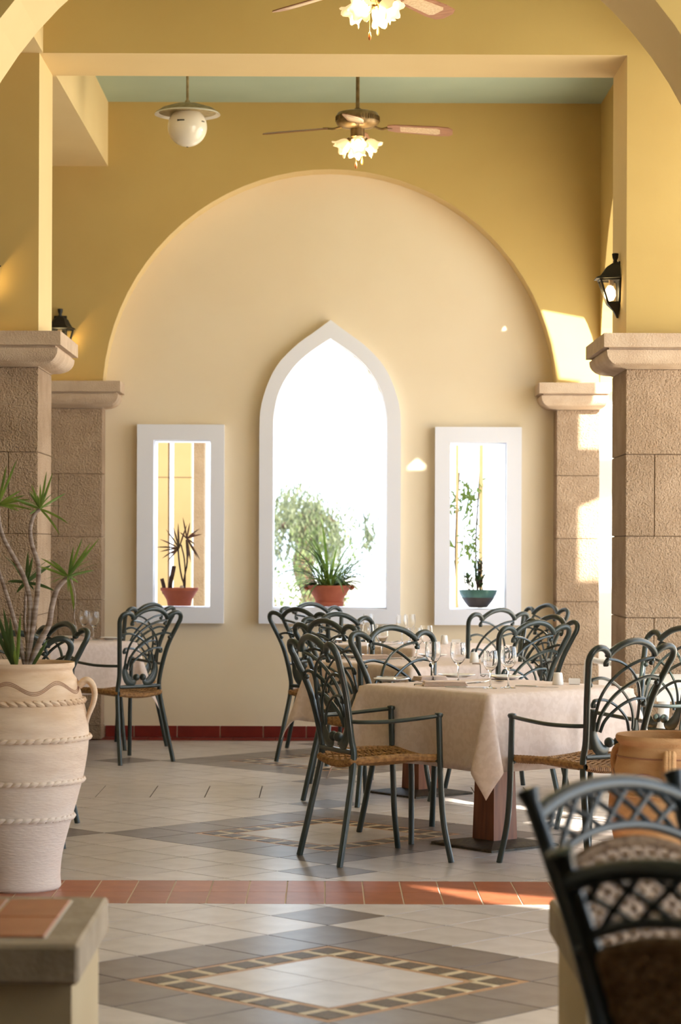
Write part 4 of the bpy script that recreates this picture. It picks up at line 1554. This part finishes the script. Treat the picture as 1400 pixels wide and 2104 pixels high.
# ------------------------------------------------------------------ ceiling fans, pendant, lanterns
def fan(label, x, y, rot, zlight=3.885, lrot=0.3):
    t = thing('ceiling_fan', label, 'ceiling fan', (x, y, ZCEIL))
    z = lambda v: v - ZCEIL
    MB().lathe([(.055, z(4.46)), (.06, z(4.44)), (.045, z(4.41)), (.016, z(4.40))], 24).build('canopy', M['brass'], t, 40)
    MB().tube([(0, 0, z(4.41)), (0, 0, z(4.12))], .012, 10).build('rod', M['brass'], t, 50)
    mo = MB().lathe([(.02, z(4.125)), (.03, z(4.11)), (.09, z(4.105)), (.125, z(4.095)), (.137, z(4.075)), (.137, z(4.035)), (.128, z(4.02)), (.10, z(4.005)), (.05, z(3.995))], 40).build('motor', M['brass'], t, 35)
    fl = MB()
    for k in range(48):
        a = 2 * PI * k / 48
        fl.box(-.003, .003, -.0025, .0025, z(4.042), z(4.072))
        for i in range(len(fl.v) - 8, len(fl.v)):
            vx, vy, vz = fl.v[i]
            fl.v[i] = ((vx + .138) * math.cos(a) - vy * math.sin(a), (vx + .138) * math.sin(a) + vy * math.cos(a), vz)
    tag(fl.build('motor_ribs', M['brass'], mo), kind='stuff')
    MB().lathe([(.045, z(4.0)), (.045, z(3.945)), (.03, z(3.935)), (.02, z(3.92))], 24).build('switch_housing', M['brass'], t, 40)
    for k in range(4):
        a = rot + k * PI / 2
        R = Matrix.Rotation(a, 4, 'Z')
        br = MB().tube(spline([(.10, 0, z(4.01)), (.15, .012, z(3.995)), (.19, 0, z(4.0)), (.22, 0, z(4.0))], 4), .008, 6)
        br.v = [tuple(R @ Vector(v)) for v in br.v]
        br.build('blade_iron', M['brass'], t, 50)
        poly = [(.19, -.035), (.24, -.052), (.50, -.068), (.575, -.060), (.60, -.03), (.60, .03), (.575, .060), (.50, .068), (.24, .052), (.19, .035)]
        tilt = math.radians(-14)
        droop = -.075
        def bl(poly_, za, zb_, nm, m_, par):
            mb = MB().prism(poly_, 'z', za, zb_)
            out = []
            for (px_, py_, pz_) in mb.v:
                zz = pz_ + py_ * math.sin(tilt) + (px_ - .19) * droop
                out.append(tuple(R @ Vector((px_, py_ * math.cos(tilt), z(4.0) + zz))))
            mb.v = out
            return mb.build(nm, m_, par)
        b_ = bl(poly, -.003, .003, 'fan_blade', M['fanwood'], t)
        bl([(.27, -.036), (.50, -.046), (.52, -.03), (.52, .03), (.50, .046), (.27, .036)], -.0042, -.0025, 'cane_inset', M['cane'], b_)
    for k in range(4):
        a = lrot + k * PI / 2
        ca, sa = math.cos(a), math.sin(a)
        ax = Vector((ca * .78, sa * .78, -.62)).normalized()
        base = Vector((ca * .045, sa * .045, z(3.925)))
        arm = MB().tube([Vector((ca * .02, sa * .02, z(3.94))), base], .009, 8)
        arm.tube([base - ax * .002, base + ax * .022], [.020, .022], 12)
        ao = arm.build('lamp_arm', M['brass'], t, 40)
        # ruffled tulip shade
        e1 = ax.orthogonal().normalized(); e2 = ax.cross(e1)
        prof = [(.018, .012), (.032, .026), (.041, .045), (.044, .062), (.047, .078), (.058, .094)]
        seg = 36
        vs, fs = [], []
        for (r, h) in prof:
            for q_ in range(seg):
                w = 2 * PI * q_ / seg
                ruf = max(0, (h - .05) / .045)
                rr = r * (1 + .16 * ruf * math.sin(6 * w))
                hh = h + .010 * ruf * math.sin(6 * w + 1)
                vs.append(base + ax * hh + e1 * rr * math.cos(w) + e2 * rr * math.sin(w))
        for i in range(len(prof) - 1):
            for q_ in range(seg):
                q2 = (q_ + 1) % seg
                fs.append((i * seg + q_, i * seg + q2, (i + 1) * seg + q2, (i + 1) * seg + q_))
        sh = MB().add(vs, fs).build('glass_shade', M['tulip'], t, 80)
        sd = sh.modifiers.new('thickness', 'SOLIDIFY'); sd.thickness = .002
        MB().sphere(base + ax * .05, .022, 12, 8).build('bulb', M['bulb'], sh, 80)
    for (dx, dy, L) in ((-.01, -.03, .15), (.03, .02, .115)):
        pc = MB().tube([(dx, dy, z(3.93)), (dx, dy, z(3.93 - L))], .0011, 5).build('pull_chain', M['brass'], t)
        MB().lathe([(.001, .0), (.006, .006), (.007, .018), (.004, .038), (.001, .042)], 10, dx, dy, z(3.93 - L - .042)).build('wooden_pull', M['pull'], pc, 50)
    ld = bpy.data.lights.new('fan_light', 'POINT')
    ld.energy = 6.0
    ld.color = (1.0, .78, .45)
    ld.shadow_soft_size = .05
    lo = bpy.data.objects.new('fan_light', ld)
    COL.objects.link(lo)
    lo.parent = t
    lo.location = (0, 0, z(3.80))
    return t


fan('lit brass ceiling fan with four tulip lamps over the far tables', .19, 14.56, math.radians(-4), lrot=math.radians(-88))
fan('lit brass ceiling fan cut off by the top edge of the photo', .207, 10.88, math.radians(50), lrot=math.radians(-120))

t = thing('pendant_lamp', 'white opal globe pendant under a wide enamel dish, left of the fan', 'pendant lamp', (-.876, 14.4, ZCEIL))
ZG = P(385, 262, 14.4).z - ZCEIL
MB().tube([(0, 0, 0), (0, 0, ZG + .15)], .0085, 8).build('rod', M['oldmetal'], t, 50)
MB().lathe([(.04, 0), (.042, -.012), (.012, -.03)], 20).build('ceiling_rose', M['oldmetal'], t, 50)
dsh = MB().lathe([(.012, ZG + .165), (.02, ZG + .145), (.08, ZG + .138), (.16, ZG + .112), (.204, ZG + .082), (.206, ZG + .076), (.198, ZG + .078), (.15, ZG + .100), (.08, ZG + .122), (.012, ZG + .128)], 48).build('dish_shade', M['enamel'], t, 40)
MB().lathe([(.013, ZG + .166), (.021, ZG + .1465), (.081, ZG + .1395), (.161, ZG + .1135), (.2, ZG + .087)], 48).build('dish_top', M['oldmetal'], dsh, 40)
gl = MB().sphere((0, 0, ZG), .124, 40, 24).build('globe', M['opal'], t, 80)
mk = MB()
for i in range(7):
    a = math.radians(-90 - 26 + i * 3.2)
    r = .1245
    h = .012 if i == 0 else .008
    x_, y_ = r * math.cos(a) * .98, r * math.sin(a) * .98
    mk.box(x_ - .0026, x_ + .0026, y_ - .002, y_ + .002, ZG + .022 - h / 2, ZG + .022 + h / 2)
for i in range(3):
    a = math.radians(-90 + 52 + i * 5)
    x_, y_ = .1245 * math.cos(a) * .98, .1245 * math.sin(a) * .98
    mk.box(x_ - .002, x_ + .002, y_ - .003, y_ + .003, ZG + .018, ZG + .026)
mk.build('printed_mark', M['ink'], gl)
MB().lathe([(.001, ZG - .128), (.006, ZG - .127), (.007, ZG - .122), (.001, ZG - .121)], 10).build('globe_screw', M['ink'], gl)


def lantern(label, loc, rz, glow=1.0):
    """half lantern on a wall; local -y points away from the wall"""
    t = thing('wall_lantern', label, 'wall lantern', loc, rz)
    m = M['black']
    hex_ = [(-1.0, 0), (-.62, -1.0), (.62, -1.0), (1.0, 0)]

    def ring(w, d, z):
        return [(x * w, y * d, z) for x, y in hex_]
    # roof: bell-shaped
    rf = MB()
    lv = [(.012, .012, .300), (.030, .035, .292), (.055, .068, .270), (.070, .088, .240), (.082, .104, .222), (.104, .128, .210), (.104, .128, .204), (.094, .114, .202)]
    vs = []
    for w, d, z in lv: vs += ring(w, d, z)
    fs = []
    for i in range(len(lv) - 1):
        for k in range(4): fs.append((i * 4 + k, i * 4 + (k + 1) % 4, i * 4 + 4 + (k + 1) % 4, i * 4 + 4 + k))
    fs += [(3, 2, 1, 0), tuple(len(vs) - 4 + k for k in range(4))]
    rf.add(vs, fs).build('roof', m, t, 25)
    MB().lathe([(.010, .292), (.013, .300), (.010, .308), (.016, .322), (.019, .345), (.014, .348), (.001, .349)], 10, 0, -.018, 0).build('finial', m, t, 50)
    top, bot = ring(.088, .105, .204), ring(.050, .060, .072)
    for a, b in zip(top, bot):
        MB().tube([a, b], .0065, 6).build('corner_bar', m, t)
    MB().tube(ring(.088, .105, .200) + [ring(.088, .105, .200)[0]], .007, 6).build('top_ring', m, t)
    bs = MB()
    lv = [(.054, .064, .078), (.054, .064, .066), (.044, .050, .052), (.026, .030, .030), (.018, .018, .010), (.006, .010, -.010)]
    vs = []
    for w, d, z in lv: vs += ring(w, d, z)
    fs = []
    for i in range(len(lv) - 1):
        for k in range(4): fs.append((i * 4 + k, i * 4 + (k + 1) % 4, i * 4 + 4 + (k + 1) % 4, i * 4 + 4 + k))
    fs += [(3, 2, 1, 0), tuple(len(vs) - 4 + k for k in range(4))]
    bs.add(vs, fs).build('base', m, t, 25)
    MB().cbox(-.045, .045, -.004, .004, .06, .30, .002).build('back_plate', m, t)
    tp, bt = ring(.085, .101, .202), ring(.048, .058, .076)
    for k in range(3):
        v4 = [tp[k], tp[k + 1], bt[k + 1], bt[k]]
        n_ = (Vector(v4[1]) - Vector(v4[0])).cross(Vector(v4[3]) - Vector(v4[0])).normalized() * .002
        MB().add([Vector(v) for v in v4] + [Vector(v) + n_ for v in v4], [(0, 1, 2, 3), (7, 6, 5, 4), (0, 4, 5, 1), (1, 5, 6, 2), (2, 6, 7, 3), (3, 7, 4, 0)]).build('pane', M['lampglass'], t)
    MB().tube([(0, -.04, .200), (0, -.04, .165)], .014, 8).build('lamp_holder', M['capstone'], t)
    MB().lathe([(.001, .084), (.020, .090), (.031, .112), (.030, .14), (.014, .168)], 14, 0, -.046, 0).build('bulb', M['lampbulb'], t, 60)
    ld = bpy.data.lights.new('lantern_light', 'POINT')
    ld.energy = 2.6 * glow
    ld.color = (1.0, .74, .36)
    ld.shadow_soft_size = .02
    lo = bpy.data.objects.new('lantern_light', ld)
    COL.objects.link(lo)
    lo.parent = t
    lo.location = (0, -.075, .12)
    return t


ZL = 2.632
lantern('lit black wall lantern on the inner face of the right pillar', (XR - .005, 12.72, ZL), -PI / 2, .6)
lantern('lit black wall lantern on the end wall, half hidden by the left capital', (-1.862, YD - .005, ZL + .03), 0)
lantern('lit black wall lantern at the left edge of the photo, only its tip showing', (-1.862, YC - .005, ZL + .02), 0)


# ------------------------------------------------------------------ outside
def stuff(o):
    return tag(o, kind='stuff')


gr = MB().box(-60, 60, -30, 120, -0.5, -0.21).build('ground', M['paving'])
tag(gr, 'pale sunlit paving around the building', 'ground', kind='structure')
MB_ = MB().box(2.3, 60, -30, 120, -0.21, -0.05)
pt = MB_.build('terrace_paving', M['paving'])
tag(pt, 'pale terrace paving outside the right arcade', 'paving', kind='structure')

for lab, xa, xb, m in (('slim yellow rendered post seen at the left of the left window', -1.338, -1.235, 'yellowpost'),
                       ('wider yellow rendered post seen in the middle of the left window', -1.190, -1.053, 'yellowpost'),
                       ('brown stone post seen at the right of the left window', -1.066, -.975, 'stone')):
    cx = (xa + xb) / 2
    t = thing('garden_post', lab, 'post', (cx, 18.1 if m != 'stone' else 18.6, -.21))
    h = 2.45 if m == 'stone' else 3.4
    MB().cbox(xa - cx, xb - cx, -.12, .12, 0, h, .004).build('shaft', M[m], t)
    if m == 'stone':
        MB().cbox(xa - cx - .03, xb - cx + .03, -.15, .15, h, h + .09, .01).build('cap', M['capstone'], t)
    else:
        for zz in (1.0, 2.1):
            MB().box(xa - cx - .002, xb - cx + .002, -.122, .122, zz, zz + .006).build('joint', M['mortar'], t)
    MB().cbox(xa - cx - .02, xb - cx + .02, -.14, .14, 0, .12, .006).build('plinth', M['capstone'], t)

for lab, xa, xb in (('thin yellow timber post with bracket seen through the right window', 1.012, 1.034), ('yellow timber pergola post in the middle of the right window', 1.196, 1.226)):
    cx = (xa + xb) / 2
    t = thing('pergola_post', lab, 'post', (cx, 18.0, -.21))
    h = 2.45 if xa < 1.1 else 3.2
    MB().cbox(xa - cx, xb - cx, -.012, .012, 0, h, .003).build('shaft', M['yellowpost'], t)
    if xa < 1.1:
        MB().tube([(0, 0, h - .01), (-.05, 0, h + .03)], .012, 6).build('bracket', M['yellowpost'], t)
    MB().cbox(xa - cx - .015, xb - cx + .015, -.03, .03, 0, .03, .003).build('foot', M['yellowpost'], t)


def leaf_cloud(name, m, parent, pts, size, rnd, hang=False):
    vs, fs = [], []
    for p in pts:
        s = size * rnd.uniform(.6, 1.4)
        a = Vector((rnd.uniform(-1, 1), rnd.uniform(-1, 1), rnd.uniform(-1, 1) if not hang else rnd.uniform(-.3, .3))).normalized()
        b = Vector((rnd.uniform(-.5, .5), rnd.uniform(-.5, .5), -1 if hang else rnd.uniform(-1, 1))).normalized()
        n = len(vs)
        vs += [p - a * s * .3, p + b * s * .6 - a * s * .1, p + b * s * 1.3, p + b * s * .6 + a * s * .35]
        fs.append((n, n + 1, n + 2, n + 3))
    return stuff(MB().add(vs, fs).build(name, m, parent))


rnd = random.Random(11)
vt = thing('climbing_vine', 'green climbing vine beside the pergola posts in the right window', 'vine', (1.1, 18.0, -.21))
for x0_ in (1.03, 1.19):
    MB().tube(spline([(x0_ - 1.1, 0, 0), (x0_ - 1.08, .02, .8), (x0_ - 1.12, -.01, 1.5), (x0_ - 1.09, 0, 2.15)], 5), .006, 6).build('stem', M['darkbark'], vt, 60)
pts = []
for (px, py, sp, n) in ((958, 1004, 10, 44), (940, 1040, 11, 40), (965, 1052, 9, 20), (975, 1000, 6, 12), (968, 1115, 9, 26), (950, 1130, 10, 14), (978, 1090, 5, 10), (965, 1140, 8, 14), (978, 1030, 4, 8)):
    for k in range(n):
        q = P(px + rnd.gauss(0, sp), py + rnd.gauss(0, sp), 18.0 + rnd.uniform(-.05, .1))
        pts.append(q - Vector((1.1, 18.0, -.21)))
leaf_cloud('leaves', M['vine'], vt, pts, .058, rnd)

# weeping pepper tree behind the pointed window
TX, TY = -.22, 30.0
tr_ = thing('pepper_tree', 'weeping pepper tree with hanging foliage behind the pointed window', 'tree', (TX, TY, -.21))
MB().tube(spline([(0, 0, 0), (.05, 0, .8), (-.1, 0, 1.4), (.15, 0, 2.0)], 5), [.16] * 6 + [.12] * 5 + [.08] * 5, 10).build('trunk', M['darkbark'], tr_, 60)
for k in range(7):
    e = Vector((rnd.uniform(-.5, .4), rnd.uniform(-.5, .5), rnd.uniform(1.75, 2.05)))
    MB().tube(spline([(0, 0, 1.3), Vector((0, 0, 1.3)).lerp(e, .5) + Vector((0, 0, .3)), e], 4), [.06 - .005 * i for i in range(9)], 6).build('branch', M['darkbark'], tr_, 60)
pts = []


def strand(px, py, L, dy, dens=1.0):
    q = P(px, py, TY + dy) - Vector((TX, TY, -.21))
    n = int(L / .035 * dens)
    for k in range(n):
        zz = L * k / max(1, n)
        pts.append(q + Vector((rnd.gauss(0, .035), rnd.gauss(0, .05), -zz)))


for k in range(230):
    px = rnd.uniform(556, 700)
    top = 985 + 45 * ((px - 615) / 70) ** 2 + rnd.uniform(0, 70)
    strand(px, top, rnd.uniform(.25, .8), rnd.uniform(-.8, .8))
for k in range(60):
    strand(rnd.uniform(640, 735), rnd.uniform(1010, 1100), rnd.uniform(.2, .7), rnd.uniform(-.8, .8), .5)
for k in range(44):
    strand(rnd.gauss(756, 8), rnd.uniform(1040, 1100), rnd.uniform(.15, .4), rnd.uniform(-.4, .4), .8)
for k in range(8):
    strand(rnd.gauss(727, 4), rnd.uniform(1035, 1050), rnd.uniform(.08, .2), 0, .8)
leaf_cloud('foliage', M['foliage'], tr_, pts, .062, rnd, hang=True)
pts = []
for k in range(70):
    strand(rnd.uniform(600, 735), rnd.uniform(1040, 1130), rnd.uniform(.2, .6), rnd.uniform(-.9, -.5), .5)
leaf_cloud('young_foliage', M['hedge'], tr_, pts, .055, rnd, hang=True)

for i, (px0, px1, py0, Y, lab) in enumerate(((552, 640, 1150, 27.0, 'loose green shrub at the lower left of the pointed window view'),
                                             (640, 720, 1185, 28.0, 'low green shrub behind the spider plant in the pointed window view'))):
    a, b = P(px0, py0, Y), P(px1, py0, Y)
    cx = (a.x + b.x) / 2
    t = thing('garden_shrub', lab, 'shrub', (cx, Y, -.21))
    for k in range(5):
        MB().tube([(rnd.uniform(-.1, .1), 0, 0), (rnd.uniform(-.25, .25), rnd.uniform(-.2, .2), 1.0)], [.02, .008], 6).build('stem', M['darkbark'], t)
    pts = []
    W = (b.x - a.x) / 2
    H = a.z + .21
    for k in range(1100):
        u = rnd.uniform(-1, 1)
        pts.append(Vector((u * W, rnd.uniform(-.3, .3), rnd.uniform(.1, H * (1 - .25 * u * u)))))
    leaf_cloud('foliage', M['hedge'], t, pts, .06, rnd)


def plastic_chair(label, x, y, z, rz):
    t = thing('garden_chair', label, 'garden chair', (x, y, z), rz)
    m = M['plastic']
    for s in (-1, 1):
        MB().tube(spline([(s * .25, -.22, 0), (s * .24, -.20, .42), (s * .23, -.27, .95)], 5), .018, 8).build('rear_leg', m, t, 60)
        MB().tube(spline([(s * .26, .24, 0), (s * .25, .22, .42), (s * .25, .20, .66), (s * .25, .05, .67), (s * .24, -.22, .66)], 5), .018, 8).build('arm_leg', m, t, 60)
    MB().tube([(-.23, -.27, .95), (0, -.275, .97), (.23, -.27, .95)], .02, 8).build('top_rail', m, t, 60)
    for k in range(5):
        MB().tube([(-.15 + k * .075, -.275, .96), (-.15 + k * .075, -.2, .43)], .012, 6).build('back_slat', m, t)
    MB().cbox(-.25, .25, -.22, .24, .41, .43, .006).build('seat', m, t)
    return t


plastic_chair('white plastic garden chair glimpsed at the lower left of the pointed window', -.48, 20.5, -.0, math.radians(200))
plastic_chair('white plastic garden chair on the terrace between the right pillars', 2.02, 15.0, -.05, math.radians(20))


def plastic_table(label, x, y, z):
    t = thing('garden_table', label, 'garden table', (x, y, z))
    m = M['plastic']
    MB().cbox(-.40, .40, -.40, .40, .70, .735, .01).build('table_top', m, t)
    MB().box(-.38, .38, -.38, .38, .64, .70).build('apron', m, t)
    for sx in (-1, 1):
        for sy in (-1, 1):
            MB().tube([(sx * .33, sy * .33, .70), (sx * .39, sy * .39, 0)], [.03, .022], 8).build('leg', m, t, 60)
    return t


plastic_table('white plastic garden table at the right edge behind the armchair', 2.03, 12.0 - .15, -.05)
